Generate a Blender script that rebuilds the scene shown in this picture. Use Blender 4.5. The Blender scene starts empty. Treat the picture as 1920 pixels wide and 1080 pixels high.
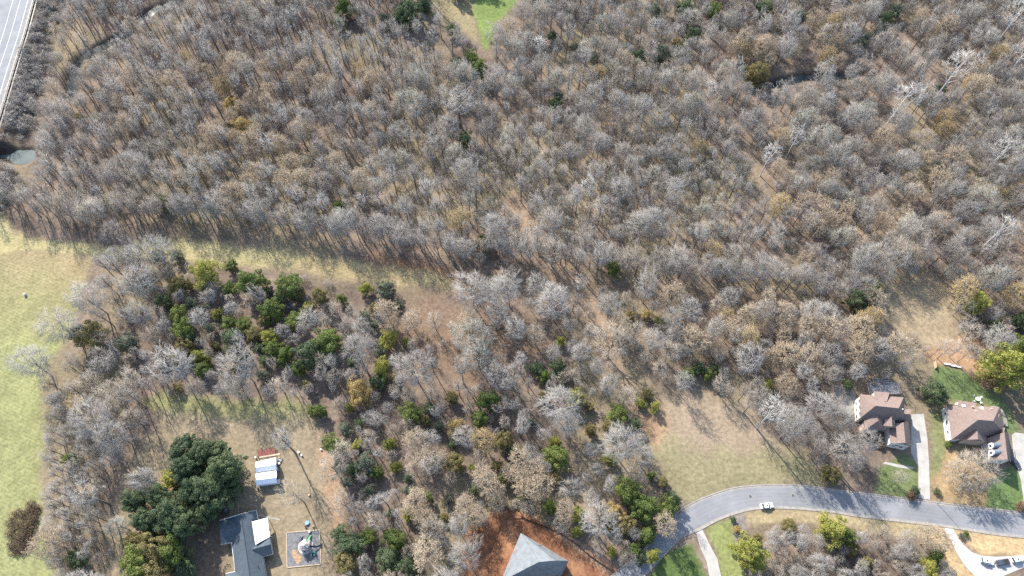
import bpy, math, random
import numpy as np

# ------------------------------------------------------------------ camera, sky, sun, exposure
sc = bpy.context.scene
COL = sc.collection
FPX, CAM_H = 1297.0, 250.0
TILT = math.atan(730 / FPX)
cam_d = bpy.data.cameras.new('camera')
cam_d.sensor_width = 36.0
cam_d.lens = 36.0 * FPX / 1920.0
cam_d.clip_start = 1.0
cam_d.clip_end = 6000.0
cam = bpy.data.objects.new('camera', cam_d)
COL.objects.link(cam)
cam.location = (0, 0, CAM_H)
cam.rotation_euler = (TILT, 0, 0)
sc.camera = cam

SUN_EL = math.radians(36)
SH = math.radians(-58)                       # direction shadows fall (ground azimuth, from +X)
world = bpy.data.worlds.new('World'); sc.world = world
world.use_nodes = True
wn = world.node_tree
bg = wn.nodes['Background']
sky = wn.nodes.new('ShaderNodeTexSky')
sky.sky_type = 'NISHITA'; sky.sun_disc = False
sky.sun_elevation = SUN_EL
sky.sun_rotation = math.radians(-32)
wn.links.new(sky.outputs['Color'], bg.inputs['Color'])
bg.inputs['Strength'].default_value = 0.15
sun_d = bpy.data.lights.new('sun', 'SUN')
sun_d.energy = 4.0; sun_d.angle = math.radians(0.5); sun_d.color = (1.0, 0.95, 0.88)
sun = bpy.data.objects.new('sun', sun_d); COL.objects.link(sun)
import mathutils
_l = mathutils.Vector((math.cos(SUN_EL) * math.cos(SH), math.cos(SUN_EL) * math.sin(SH), -math.sin(SUN_EL)))
sun.rotation_euler = _l.to_track_quat('-Z', 'Y').to_euler()
sun.location = (-100, 160, 300)
sc.view_settings.view_transform = 'Standard'
sc.view_settings.look = 'None'
sc.view_settings.gamma = 1.0
sc.view_settings.use_curve_mapping = False
sc.view_settings.exposure = 1.5
sc.render.engine = 'CYCLES'
sc.cycles.max_bounces = 4
sc.cycles.diffuse_bounces = 2
sc.cycles.use_denoising = False

# ------------------------------------------------------------------ surveying helpers
CT, ST = math.cos(TILT), math.sin(TILT)
def P(px, py, z=0.0):
    """ground-survey point: the place seen at photo pixel (px,py) at height z"""
    x = px - 960.0; y = 540.0 - py
    dz = -FPX * CT + y * ST
    t = (CAM_H - z) / -dz
    return (x * t, (FPX * ST + y * CT) * t, z)
def Qv(X, Y, Z=0.0):
    vz = Z - CAM_H
    yc = Y * CT + vz * ST
    zc = Y * ST - vz * CT
    return 960 + FPX * X / zc, 540 - FPX * yc / zc

rng = np.random.default_rng(7)
random.seed(7)

_lat = np.random.default_rng(3).random((256, 256))
def vnoise(x, y):
    xi = np.floor(x).astype(int); yi = np.floor(y).astype(int)
    fx = x - xi; fy = y - yi
    fx = fx * fx * (3 - 2 * fx); fy = fy * fy * (3 - 2 * fy)
    a = _lat[xi % 256, yi % 256]; b = _lat[(xi + 1) % 256, yi % 256]
    c = _lat[xi % 256, (yi + 1) % 256]; d = _lat[(xi + 1) % 256, (yi + 1) % 256]
    return (a * (1 - fx) + b * fx) * (1 - fy) + (c * (1 - fx) + d * fx) * fy
def fbm(x, y, o=4):
    s = 0; a = .5; n = 0
    for i in range(o):
        s = s + a * vnoise(x * 2 ** i + 17 * i, y * 2 ** i + 31 * i); n += a; a *= .55
    return s / n
def inpoly(x, y, poly):
    x = np.asarray(x, float); y = np.asarray(y, float)
    r = np.zeros(x.shape, bool)
    n = len(poly)
    for i in range(n):
        x0, y0 = poly[i]; x1, y1 = poly[(i + 1) % n]
        if y0 == y1: continue
        c = ((y0 > y) != (y1 > y)) & (x < (x1 - x0) * (y - y0) / (y1 - y0) + x0)
        r ^= c
    return r
def seg_dist(x, y, line):
    d = np.full(np.shape(x), 1e9)
    for (x0, y0), (x1, y1) in zip(line[:-1], line[1:]):
        dx, dy = x1 - x0, y1 - y0
        t = np.clip(((x - x0) * dx + (y - y0) * dy) / (dx * dx + dy * dy + 1e-9), 0, 1)
        d = np.minimum(d, np.hypot(x - x0 - t * dx, y - y0 - t * dy))
    return d

# ------------------------------------------------------------------ materials
def mat(name, col, rough=0.9, spec=0.2, metal=0.0, var=0.15, scale=2.0, bump=0.0, emit=None, col2=None, rnd=0.0):
    """plain surface with object-space noise wear; rnd = brightness change from one object to the next"""
    m = bpy.data.materials.new(name); m.use_nodes = True
    nt = m.node_tree; b = nt.nodes['Principled BSDF']
    b.inputs['Roughness'].default_value = rough
    b.inputs['Specular IOR Level'].default_value = spec
    b.inputs['Metallic'].default_value = metal
    tc = nt.nodes.new('ShaderNodeTexCoord')
    no = nt.nodes.new('ShaderNodeTexNoise'); no.inputs['Scale'].default_value = scale; no.inputs['Detail'].default_value = 5
    nt.links.new(tc.outputs['Object'], no.inputs['Vector'])
    mx = nt.nodes.new('ShaderNodeMix'); mx.data_type = 'RGBA'
    c2 = col2 or tuple(c * (1 - var * 1.6) for c in col)
    c1 = col if col2 else tuple(min(1, c * (1 + var)) for c in col)
    mx.inputs[6].default_value = (*c1, 1); mx.inputs[7].default_value = (*c2, 1)
    mr = nt.nodes.new('ShaderNodeMapRange'); mr.inputs[1].default_value = .3; mr.inputs[2].default_value = .7
    nt.links.new(no.outputs['Fac'], mr.inputs[0]); nt.links.new(mr.outputs[0], mx.inputs[0])
    out = mx.outputs[2]
    if rnd:
        oi = nt.nodes.new('ShaderNodeObjectInfo')
        r2 = nt.nodes.new('ShaderNodeMapRange'); r2.inputs[3].default_value = 1 - rnd; r2.inputs[4].default_value = 1 + rnd
        nt.links.new(oi.outputs['Random'], r2.inputs[0])
        hs = nt.nodes.new('ShaderNodeHueSaturation')
        nt.links.new(r2.outputs[0], hs.inputs['Value']); nt.links.new(out, hs.inputs['Color'])
        out = hs.outputs['Color']
    nt.links.new(out, b.inputs['Base Color'])
    if bump:
        bp = nt.nodes.new('ShaderNodeBump'); bp.inputs['Strength'].default_value = bump; bp.inputs['Distance'].default_value = .05
        nt.links.new(no.outputs['Fac'], bp.inputs['Height']); nt.links.new(bp.outputs[0], b.inputs['Normal'])
    return m

def twig_mat(name, a, b_, rough=.9):
    """bark whose colour differs from tree to tree between a and b_"""
    m = bpy.data.materials.new(name); m.use_nodes = True
    nt = m.node_tree; b = nt.nodes['Principled BSDF']
    b.inputs['Roughness'].default_value = rough; b.inputs['Specular IOR Level'].default_value = .15
    oi = nt.nodes.new('ShaderNodeObjectInfo')
    mx = nt.nodes.new('ShaderNodeMix'); mx.data_type = 'RGBA'
    mx.inputs[6].default_value = (*a, 1); mx.inputs[7].default_value = (*b_, 1)
    nt.links.new(oi.outputs['Random'], mx.inputs[0])
    nt.links.new(mx.outputs[2], b.inputs['Base Color'])
    return m

def leaf_mat(name, a, b_, trans=.25, scale=.5):
    """leaf colour mixed from clump to clump and tree to tree"""
    m = bpy.data.materials.new(name); m.use_nodes = True
    nt = m.node_tree; b = nt.nodes['Principled BSDF']
    b.inputs['Roughness'].default_value = .7; b.inputs['Specular IOR Level'].default_value = .25
    tc = nt.nodes.new('ShaderNodeTexCoord')
    no = nt.nodes.new('ShaderNodeTexNoise'); no.inputs['Scale'].default_value = scale; no.inputs['Detail'].default_value = 4
    nt.links.new(tc.outputs['Object'], no.inputs['Vector'])
    oi = nt.nodes.new('ShaderNodeObjectInfo')
    ad = nt.nodes.new('ShaderNodeMath'); ad.operation = 'MULTIPLY_ADD'
    nt.links.new(oi.outputs['Random'], ad.inputs[0]); ad.inputs[1].default_value = .5
    mr = nt.nodes.new('ShaderNodeMapRange'); mr.inputs[1].default_value = .3; mr.inputs[2].default_value = .7
    mr.inputs[3].default_value = 0; mr.inputs[4].default_value = .6
    nt.links.new(no.outputs['Fac'], mr.inputs[0]); nt.links.new(mr.outputs[0], ad.inputs[2])
    mx = nt.nodes.new('ShaderNodeMix'); mx.data_type = 'RGBA'
    mx.inputs[6].default_value = (*a, 1); mx.inputs[7].default_value = (*b_, 1)
    nt.links.new(ad.outputs[0], mx.inputs[0])
    nt.links.new(mx.outputs[2], b.inputs['Base Color'])
    if trans:
        tr = nt.nodes.new('ShaderNodeBsdfTranslucent'); nt.links.new(mx.outputs[2], tr.inputs['Color'])
        ms = nt.nodes.new('ShaderNodeMixShader'); ms.inputs[0].default_value = trans
        nt.links.new(b.outputs[0], ms.inputs[1]); nt.links.new(tr.outputs[0], ms.inputs[2])
        nt.links.new(ms.outputs[0], nt.nodes['Material Output'].inputs['Surface'])
    return m

# ------------------------------------------------------------------ mesh helpers
class MB:
    def __init__(s): s.v = []; s.f = []
    def add(s, vs, fs):
        o = len(s.v); s.v += [tuple(map(float, p)) for p in vs]; s.f += [tuple(i + o for i in f) for f in fs]
    def box(s, c, size, rz=0.0, taper=1.0):
        x, y, z = size[0] / 2, size[1] / 2, size[2] / 2
        ca, sa = math.cos(rz), math.sin(rz); vs = []
        for k, sz in ((-z, 1.0), (z, taper)):
            for a, b in ((-x, -y), (x, -y), (x, y), (-x, y)):
                a *= sz; b *= sz
                vs.append((c[0] + a * ca - b * sa, c[1] + a * sa + b * ca, c[2] + k))
        s.add(vs, [(3, 2, 1, 0), (4, 5, 6, 7), (0, 1, 5, 4), (1, 2, 6, 5), (2, 3, 7, 6), (3, 0, 4, 7)])
    def tube(s, pts, rad, n=6, cap=True):
        pts = [np.array(p, float) for p in pts]
        if not hasattr(rad, '__len__'): rad = [rad] * len(pts)
        rings = []; o = len(s.v); prev = None
        for i, p in enumerate(pts):
            d = pts[min(i + 1, len(pts) - 1)] - pts[max(i - 1, 0)]
            d = d / (np.linalg.norm(d) + 1e-9)
            if prev is None:
                u = np.cross(d, (0, 0, 1.0))
                if np.linalg.norm(u) < .1: u = np.cross(d, (1.0, 0, 0))
            else:
                u = prev - d * np.dot(prev, d)
            u = u / (np.linalg.norm(u) + 1e-9); w = np.cross(d, u); prev = u
            for k in range(n):
                a = 2 * math.pi * k / n
                s.v.append(tuple(p + rad[i] * (u * math.cos(a) + w * math.sin(a))))
        for i in range(len(pts) - 1):
            for k in range(n):
                a = o + i * n + k; b = o + i * n + (k + 1) % n
                s.f.append((a, b, b + n, a + n))
        if cap:
            s.f.append(tuple(o + k for k in range(n - 1, -1, -1)))
            e = o + (len(pts) - 1) * n
            s.f.append(tuple(e + k for k in range(n)))
    def prism(s, poly, z0, z1):
        """vertical prism over an (x,y) polygon"""
        n = len(poly); a = 0
        for i in range(n):
            a += poly[i][0] * poly[(i + 1) % n][1] - poly[(i + 1) % n][0] * poly[i][1]
        if a < 0: poly = poly[::-1]
        vs = [(p[0], p[1], z0) for p in poly] + [(p[0], p[1], z1) for p in poly]
        fs = [tuple(range(n - 1, -1, -1)), tuple(range(n, 2 * n))]
        fs += [(i, (i + 1) % n, n + (i + 1) % n, n + i) for i in range(n)]
        s.add(vs, fs)
    def build(s, name, m, parent=None, smooth=False, kind=None):
        me = bpy.data.meshes.new(name)
        me.from_pydata(s.v, [], s.f); me.update()
        return obj(name, me, m, parent, smooth, kind)
def obj(name, me, m, parent=None, smooth=False, kind=None):
    o = bpy.data.objects.new(name, me); COL.objects.link(o)
    if m and not me.materials: me.materials.append(m)
    if parent: o.parent = parent
    if smooth: me.polygons.foreach_set('use_smooth', [True] * len(me.polygons))
    if kind: o['kind'] = kind
    return o
def tag(o, label, cat, group=None):
    o['label'] = label; o['category'] = cat
    if group: o['group'] = group
    return o
def thing(name, label, cat, loc=(0, 0, 0), rz=0.0, group=None):
    o = bpy.data.objects.new(name, None); COL.objects.link(o)
    o.empty_display_size = .5
    o.location = loc; o.rotation_euler = (0, 0, rz)
    return tag(o, label, cat, group)

# ------------------------------------------------------------------ ground: regions surveyed on the photo
Px = lambda pts: [P(x, y)[:2] for x, y in pts]
FIELD = [(-200, 478), (180, 476), (165, 520), (150, 560), (140, 610), (100, 670), (78, 720), (78, 770), (80, 820), (75, 900), (75, 1000), (120, 1130), (-200, 1130)]
MEADOW = [(-200, 395), (5, 400), (20, 428), (80, 450), (200, 462), (330, 447), (450, 460), (600, 480), (720, 498), (850, 520), (850, 545), (760, 537), (620, 524), (480, 500), (345, 494), (180, 476), (-200, 478)]
YARD = [(270, 745), (330, 735), (450, 755), (550, 750), (600, 790), (590, 830), (635, 860), (640, 940), (620, 1130), (370, 1130), (200, 1130), (200, 1000), (230, 900), (290, 800)]
CLEAR = [(1225, 770), (1290, 730), (1400, 770), (1470, 830), (1540, 880), (1560, 905), (1450, 912), (1320, 938), (1275, 950), (1215, 850), (1200, 790)]
VERGE_S = [(1390, 958), (1467, 952), (1547, 958), (1613, 968), (1697, 978), (1780, 990), (1790, 1010), (1760, 1015), (1690, 1008), (1600, 990), (1480, 978), (1400, 985)]
STRAWLAWN = [(1750, 988), (1920, 1008), (2100, 1030), (2100, 1045), (1900, 1042), (1840, 1040), (1800, 1015), (1790, 1030), (1810, 1062), (1840, 1090), (1770, 1120), (1765, 1060), (1740, 1010)]
LAWN1 = [(1650, 880), (1690, 850), (1722, 872), (1723, 938), (1640, 928)]
LAWN2 = [(1752, 683), (1800, 692), (1880, 750), (1925, 830), (1925, 812), (1890, 812), (1850, 760), (1780, 752), (1745, 715)]
LAWN3 = [(1855, 900), (1895, 875), (1916, 890), (1925, 962), (1845, 952)]
LAWN4 = [(1746, 770), (1768, 760), (1772, 830), (1765, 880), (1748, 900)]
TANLAWN = [(1768, 840), (1860, 850), (1855, 950), (1745, 940), (1747, 890)]
LAWN5 = [(1240, 1040), (1300, 1018), (1330, 1090), (1210, 1090)]
LAWN6 = [(1325, 990), (1370, 968), (1380, 1010), (1400, 1100), (1352, 1100), (1345, 1040)]
MULCH = [(1368, 966), (1392, 958), (1402, 985), (1395, 1020), (1375, 1012)]
CLAY = [(872, 1000), (915, 962), (950, 955), (1005, 968), (1080, 1020), (1180, 1085), (1180, 1140), (860, 1140)]
CLAY2 = [(1195, 790), (1230, 760), (1255, 790), (1230, 840), (1212, 830)]
ORANGE = [(1730, 650), (1800, 625), (1880, 640), (1900, 690), (1850, 720), (1800, 690), (1750, 682)]
EASTDIRT = [(1640, 540), (1720, 500), (1800, 560), (1790, 640), (1730, 650), (1640, 610)]
LANE = [(850, 520), (960, 505), (1080, 525), (1330, 548), (1600, 578), (1640, 610), (1440, 582), (1300, 566), (1000, 548), (860, 548)]
FAIR = [(884, -60), (990, -60), (970, 5), (948, 25), (925, 45), (922, 80), (912, 98), (903, 80), (895, 45), (886, 20)]
SCRUB = [(800, -20), (872, -20), (890, 40), (900, 80), (870, 70), (830, 35)]
TRAIL = [(950, 360), (985, 390), (1010, 430), (1060, 490), (1120, 560), (1160, 660), (1210, 760), (1190, 770), (1130, 670), (1095, 570), (1040, 500), (985, 440), (940, 380)]
BROWN = [(740, 560), (860, 560), (1000, 600), (1060, 660), (860, 740), (760, 700)]
LITTER2 = [(680, 470), (880, 520), (880, 545), (760, 520)]
YTRACK = [(590, 800), (618, 850), (640, 930), (640, 1010), (622, 990), (612, 930), (598, 870)]
YLITTER = [(372, 940), (440, 930), (415, 975), (420, 1130), (350, 1130), (370, 1000)]
CSTREAK = [(1030, 985), (1060, 1002), (1110, 1040), (1150, 1075), (1140, 1078), (1095, 1042), (1050, 1010)]
SHOULDER = [(-200, -100), (85, -100), (85, 0), (60, 110), (35, 210), (20, 290), (-200, 300)]

HW_E = [P(x, y, 5.0)[:2] for x, y in ((75, -60), (57, 0), (40, 62), (20, 125), (2, 185), (-30, 290), (-60, 390))]
def hw_side(x, y):
    """distance east of the highway's edge line (negative on the road)"""
    d = seg_dist(x, y, HW_E)
    poly = HW_E + [(-900, HW_E[-1][1]), (-900, HW_E[0][1])]
    return np.where(inpoly(x, y, poly), -d, d)
CREEK = [Px([(360, -20), (320, 4), (285, 18), (255, 40), (240, 58), (205, 78), (165, 97), (145, 118), (131, 148), (133, 172)]),
         Px([(1395, 125), (1405, 146), (1420, 156), (1450, 156), (1480, 148), (1510, 143), (1545, 141), (1590, 139), (1612, 130)]),
         Px([(-60, 290), (10, 291), (46, 292)])]
CREEK_W = [1.9, 1.8, 3.6]

def ground_z(x, y):
    z = (fbm(x * .05, y * .05, 3) - .5) * .5 * 0
    for line, w in zip(CREEK, CREEK_W):
        d = seg_dist(x, y, line) + (vnoise(x * .3, y * .3) - .5) * 1.0
        z = z - 1.8 * np.clip((w + 2.2 - d) / 2.2, 0, 1)
    dt = seg_dist(x, y, Px([(968, 962), (950, 985), (938, 1010), (915, 1045), (900, 1080)])) + (vnoise(x * .5, y * .5) - .5) * 1.2
    z = z - 1.5 * np.clip((2.4 - dt) / 1.6, 0, 1)
    e = hw_side(x, y)
    z = z + 4.9 * np.clip((10.0 - e) / 8.5, 0, 1) * (1 - np.clip((3.5 - seg_dist(x, y, CREEK[2])) / 3, 0, 1) * (e > 2))
    return z

REG = [  # polygon, colour, softness px, object it belongs to
    (BROWN, (.150, .105, .072), 30, None), (TRAIL, (.225, .160, .108), 12, None), (LITTER2, (.185, .105, .060), 14, None),
    (LANE, (.170, .122, .080), 12, None), (EASTDIRT, (.235, .185, .120), 16, None),
    (FIELD, (.200, .200, .090), 8, 'hay_field'), (MEADOW, (.275, .235, .120), 9, 'straw_meadow'),
    (YARD, (.200, .160, .105), 12, 'house_yard'), (CLEAR, (.215, .170, .110), 14, 'bare_clearing'), (CLAY2, (.25, .165, .10), 10, None),
    (ORANGE, (.290, .185, .110), 10, 'orange_dirt_bank'),
    (TANLAWN, (.265, .185, .100), 7, 'tan_lawn'), (LAWN4, (.145, .150, .070), 5, 'side_lawn'),
    (LAWN1, (.120, .142, .060), 5, 'front_lawn'), (LAWN2, (.098, .128, .052), 4, 'back_lawn'), (LAWN3, (.100, .138, .052), 4, 'corner_lawn'),
    (VERGE_S, (.255, .205, .120), 5, 'road_verge'), (STRAWLAWN, (.340, .245, .135), 5, 'straw_lawn'),
    (LAWN5, (.075, .105, .035), 5, 'dark_green_lawn'), (LAWN6, (.170, .185, .070), 4, 'island_lawn'), (MULCH, (.175, .150, .135), 3, 'mulch_bed'),  # first lawn here is a deeper green than the other lawns
    (CLAY, (.170, .082, .046), 7, 'red_clay_lot'), (SCRUB, (.20, .165, .095), 8, None), (FAIR, (.135, .172, .056), 4, 'fairway_grass'),
    (YTRACK, (.245, .165, .105), 10, None), (YLITTER, (.125, .092, .066), 10, None), (CSTREAK, (.33, .215, .14), 4, None),
    (SHOULDER, (.105, .082, .062), 8, None)]

def make_ground():
    step = 1.25
    xs = np.arange(-345, 345.1, step); ys = np.arange(-5, 395.1, step)
    X, Y = np.meshgrid(xs, ys); ny, nx = X.shape
    x = X.ravel(); y = Y.ravel()
    z = ground_z(x, y)
    px, py = Qv(x, y)
    n1 = fbm(x * .035, y * .035, 4); n2 = fbm(x * .18 + 50, y * .18, 4); n3 = fbm(x * .6 + 9, y * .6 + 77, 2)
    A = np.array((.205, .155, .115)); B = np.array((.092, .071, .055)); C = np.array((.20, .165, .10))
    t = np.clip((n1 * .5 + n2 * .5 - .32) / .34, 0, 1)[:, None]
    col = A * (1 - t) + B * t
    t2 = np.clip((fbm(x * .025 + 200, y * .025, 3) - .5) * 4, 0, .6)[:, None]
    col = col * (1 - t2) + C * t2 * (.7 + .5 * n2[:, None])
    own = np.zeros(len(x), int)
    names = ['forest_floor']
    jx = (fbm(x * .12 + 5, y * .12, 3) - .5) * 2; jy = (fbm(x * .12, y * .12 + 40, 3) - .5) * 2
    r = np.random.default_rng(5)
    for poly, c, soft, nm in REG:
        pa = np.array(poly)
        bb = (px > pa[:, 0].min() - 40) & (px < pa[:, 0].max() + 40) & (py > pa[:, 1].min() - 40) & (py < pa[:, 1].max() + 40)
        idx = np.nonzero(bb)[0]
        if not len(idx): continue
        w = np.zeros(len(idx))
        for k in range(10):
            a = 2.4 * k; rr = soft * math.sqrt((k + .5) / 10)
            w += inpoly(px[idx] + jx[idx] * soft * 1.2 + rr * math.cos(a), py[idx] + jy[idx] * soft * 1.2 + rr * math.sin(a), poly)
        w = (w / 10)[:, None]
        cc = np.array(c)[None, :] * (.78 + .44 * n2[idx][:, None]) * (.85 + .3 * n3[idx][:, None])
        if nm == 'hay_field':
            g = np.clip((py[idx] - 480) / 130 + (n1[idx] - .5) * 1.2, 0, 1)[:, None]
            cc = cc * g + np.array((.235, .185, .105)) * (1 - g) * (.8 + .4 * n2[idx][:, None])
            edge = np.clip((-px[idx] + 40) / 300, 0, 1)[:, None]
            cc = cc * (1 - .25 * edge)
        if nm == 'bare_clearing':
            g = np.clip((py[idx] - 825) / 40 + (n1[idx] - .5) * 2.5 + (n2[idx] - .5), 0, 1)[:, None]
            cc = np.array((.232, .180, .125)) * (1 - g) * (.85 + .3 * n2[idx][:, None]) + np.array((.185, .162, .092)) * g * (.75 + .5 * n2[idx][:, None])
        if nm == 'house_yard':
            g = np.clip((790 - py[idx]) / 30 + (n1[idx] - .5) * 3, 0, .9)[:, None]
            cc = cc * (1 - g) + np.array((.185, .180, .080)) * g
        if nm == 'red_clay_lot':
            g = np.clip((n2[idx] - .5) * 5, 0, 1)[:, None]
            cc = cc * (1 - g) + np.array((.245, .128, .072)) * g
        if nm == 'straw_meadow':
            g = np.clip((px[idx] - 420) / 300 + (n1[idx] - .5) * 2, 0, 1)[:, None]
            cc = cc * (1 - g) + np.array((.245, .195, .105)) * g * (.8 + .4 * n2[idx][:, None])
        col[idx] = col[idx] * (1 - w) + cc * w
        if nm:
            if nm not in names: names.append(nm)
            own[idx[w[:, 0] > .5]] = names.index(nm)
    stripe = np.where(np.isin(own, [names.index(n) for n in ('hay_field', 'straw_meadow', 'front_lawn', 'back_lawn', 'straw_lawn', 'corner_lawn')]), 1.0, 0.0)
    # ground colour darkens along the creek banks
    for line, w_ in zip(CREEK, CREEK_W):
        d = seg_dist(x, y, line); t = np.clip((w_ + 2.5 - d) / 2.0, 0, 1)[:, None]
        col = col * (1 - t) + np.array((.060, .048, .038)) * t
    m = ground_mat()
    ii = np.arange(ny * nx).reshape(ny, nx)
    quads = np.stack([ii[:-1, :-1], ii[:-1, 1:], ii[1:, 1:], ii[1:, :-1]], -1).reshape(-1, 4)
    fo = own[quads[:, 0]]
    V = np.stack([x, y, z], 1)
    for k, nm in enumerate(names):
        q = quads[fo == k]
        if not len(q): continue
        u, inv = np.unique(q, return_inverse=True)
        me = bpy.data.meshes.new(nm)
        me.vertices.add(len(u)); me.vertices.foreach_set('co', V[u].ravel())
        me.loops.add(q.size); me.loops.foreach_set('vertex_index', inv.ravel())
        me.polygons.add(len(q)); me.polygons.foreach_set('loop_start', np.arange(len(q)) * 4)
        me.update(calc_edges=True)
        ca = me.attributes.new('soil', 'FLOAT_COLOR', 'POINT')
        ca.data.foreach_set('color', np.concatenate([col[u], np.ones((len(u), 1))], 1).astype(np.float32).ravel())
        sa = me.attributes.new('mown', 'FLOAT', 'POINT'); sa.data.foreach_set('value', stripe[u].astype(np.float32))
        me.validate()
        o = obj(nm, me, m, smooth=True, kind='structure')
    # the land beyond, out to the horizon
    b = MB(); R = 3000
    x0, x1, y0, y1 = xs[0], xs[-1], ys[0], ys[-1]
    for a in ((-R, -R, R, y0), (-R, y1, R, R), (-R, y0, x0, y1), (x1, y0, R, y1)):
        b.add([(a[0], a[1], 0), (a[2], a[1], 0), (a[2], a[3], 0), (a[0], a[3], 0)], [(0, 1, 2, 3)])
    o = b.build('land', mat('far_land', (.15, .11, .078), var=.4, scale=.05), kind='structure')

def ground_mat():
    m = bpy.data.materials.new('ground'); m.use_nodes = True
    nt = m.node_tree; b = nt.nodes['Principled BSDF']; L = nt.links.new
    b.inputs['Roughness'].default_value = 1; b.inputs['Specular IOR Level'].default_value = .05
    at = nt.nodes.new('ShaderNodeAttribute'); at.attribute_name = 'soil'
    mw = nt.nodes.new('ShaderNodeAttribute'); mw.attribute_name = 'mown'
    tc = nt.nodes.new('ShaderNodeTexCoord')
    n1 = nt.nodes.new('ShaderNodeTexNoise'); n1.inputs['Scale'].default_value = .75; n1.inputs['Detail'].default_value = 8; n1.inputs['Roughness'].default_value = .72
    L(tc.outputs['Object'], n1.inputs['Vector'])
    mr = nt.nodes.new('ShaderNodeMapRange'); mr.inputs[1].default_value = .25; mr.inputs[2].default_value = .75
    mr.inputs[3].default_value = .52; mr.inputs[4].default_value = 1.48
    L(n1.outputs['Fac'], mr.inputs[0])
    # mowing rows
    mp = nt.nodes.new('ShaderNodeMapping'); mp.inputs['Rotation'].default_value = (0, 0, math.radians(22))
    L(tc.outputs['Object'], mp.inputs['Vector'])
    wv = nt.nodes.new('ShaderNodeTexWave'); wv.bands_direction = 'Y'; wv.inputs['Scale'].default_value = .27; wv.inputs['Distortion'].default_value = 3.5
    wv.inputs['Detail'].default_value = 3; wv.inputs['Detail Scale'].default_value = .5
    L(mp.outputs[0], wv.inputs['Vector'])
    ws = nt.nodes.new('ShaderNodeMapRange'); ws.inputs[3].default_value = -.06; ws.inputs[4].default_value = .06
    L(wv.outputs['Fac'], ws.inputs[0])
    mm = nt.nodes.new('ShaderNodeMath'); mm.operation = 'MULTIPLY_ADD'
    L(ws.outputs[0], mm.inputs[0]); L(mw.outputs['Fac'], mm.inputs[1]); L(mr.outputs[0], mm.inputs[2])
    vm = nt.nodes.new('ShaderNodeVectorMath'); vm.operation = 'SCALE'
    L(at.outputs['Color'], vm.inputs[0]); L(mm.outputs[0], vm.inputs['Scale'])
    L(vm.outputs[0], b.inputs['Base Color'])
    bp = nt.nodes.new('ShaderNodeBump'); bp.inputs['Strength'].default_value = .6; bp.inputs['Distance'].default_value = .25
    L(n1.outputs['Fac'], bp.inputs['Height']); L(bp.outputs[0], b.inputs['Normal'])
    return m
make_ground()

# ------------------------------------------------------------------ water, highway, road, drives
M_WATER = mat('creek_water', (.03, .036, .034), rough=.03, spec=.12, var=.2, scale=.3)
def ribbon(name, line, w, z, m, kind='structure'):
    b = MB(); vs = []
    n = len(line)
    for i, p in enumerate(line):
        a = np.array(line[max(i - 1, 0)]); c = np.array(line[min(i + 1, n - 1)])
        d = (c - a) / (np.linalg.norm(c - a) + 1e-9); q = np.array((-d[1], d[0]))
        for s in (-1, 1):
            e = np.array(p) + q * w * s; vs.append((e[0], e[1], z))
    b.add(vs, [(2 * i, 2 * i + 2, 2 * i + 3, 2 * i + 1) for i in range(n - 1)])
    return b.build(name, m, kind=kind)
ribbon('creek', CREEK[0], 2.9, -1.35, M_WATER)
ribbon('creek', CREEK[1], 2.6, -1.35, M_WATER)
ribbon('pond', CREEK[2] + [P(64, 293)[:2]], 5.6, -1.1, mat('pond_water', (.11, .13, .12), rough=.05, spec=.15, var=.1, scale=.2))

def smooth_line(pts, n=6):
    """Catmull-Rom"""
    p = [np.array(a, float) for a in pts]; p = [2 * p[0] - p[1]] + p + [2 * p[-1] - p[-2]]; out = []
    for i in range(1, len(p) - 2):
        for k in range(n):
            t = k / n
            out.append(tuple(.5 * (2 * p[i] + (p[i + 1] - p[i - 1]) * t + (2 * p[i - 1] - 5 * p[i] + 4 * p[i + 1] - p[i + 2]) * t * t + (3 * p[i] - p[i - 1] - 3 * p[i + 1] + p[i + 2]) * t ** 3)))
    out.append(tuple(p[-2])); return out
def resample(line, n):
    a = np.array(line); d = np.r_[0, np.cumsum(np.hypot(*(a[1:] - a[:-1]).T))]
    t = np.linspace(0, d[-1], n)
    return [(np.interp(k, d, a[:, 0]), np.interp(k, d, a[:, 1])) for k in t]
def offset(line, w):
    out = []; n = len(line)
    for i, p in enumerate(line):
        a = np.array(line[max(i - 1, 0)]); c = np.array(line[min(i + 1, n - 1)])
        d = (c - a) / (np.linalg.norm(c - a) + 1e-9)
        out.append((p[0] - d[1] * w, p[1] + d[0] * w))
    return out
def strip(name, A, B, z, m, kind='structure'):
    b = MB(); n = len(A)
    b.add([(*p, z) for p in A] + [(*p, z) for p in B], [(i, i + 1, n + i + 1, n + i) for i in range(n - 1)])
    return b.build(name, m, kind=kind)
def kerb_solid(name, A, B, z0, z1, m):
    b = MB(); n = len(A)
    b.add([(*p, z1) for p in A] + [(*p, z1) for p in B] + [(*p, z0) for p in A] + [(*p, z0) for p in B],
          [(i, i + 1, n + i + 1, n + i) for i in range(n - 1)] + [(2 * n + i, 2 * n + i + 1, i + 1, i) for i in range(n - 1)] +
          [(n + i, n + i + 1, 3 * n + i + 1, 3 * n + i) for i in range(n - 1)] + [(0, n, 3 * n, 2 * n), (2 * n - 1, n - 1, 3 * n - 1, 4 * n - 1)])
    return b.build(name, m, kind='structure')

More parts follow.
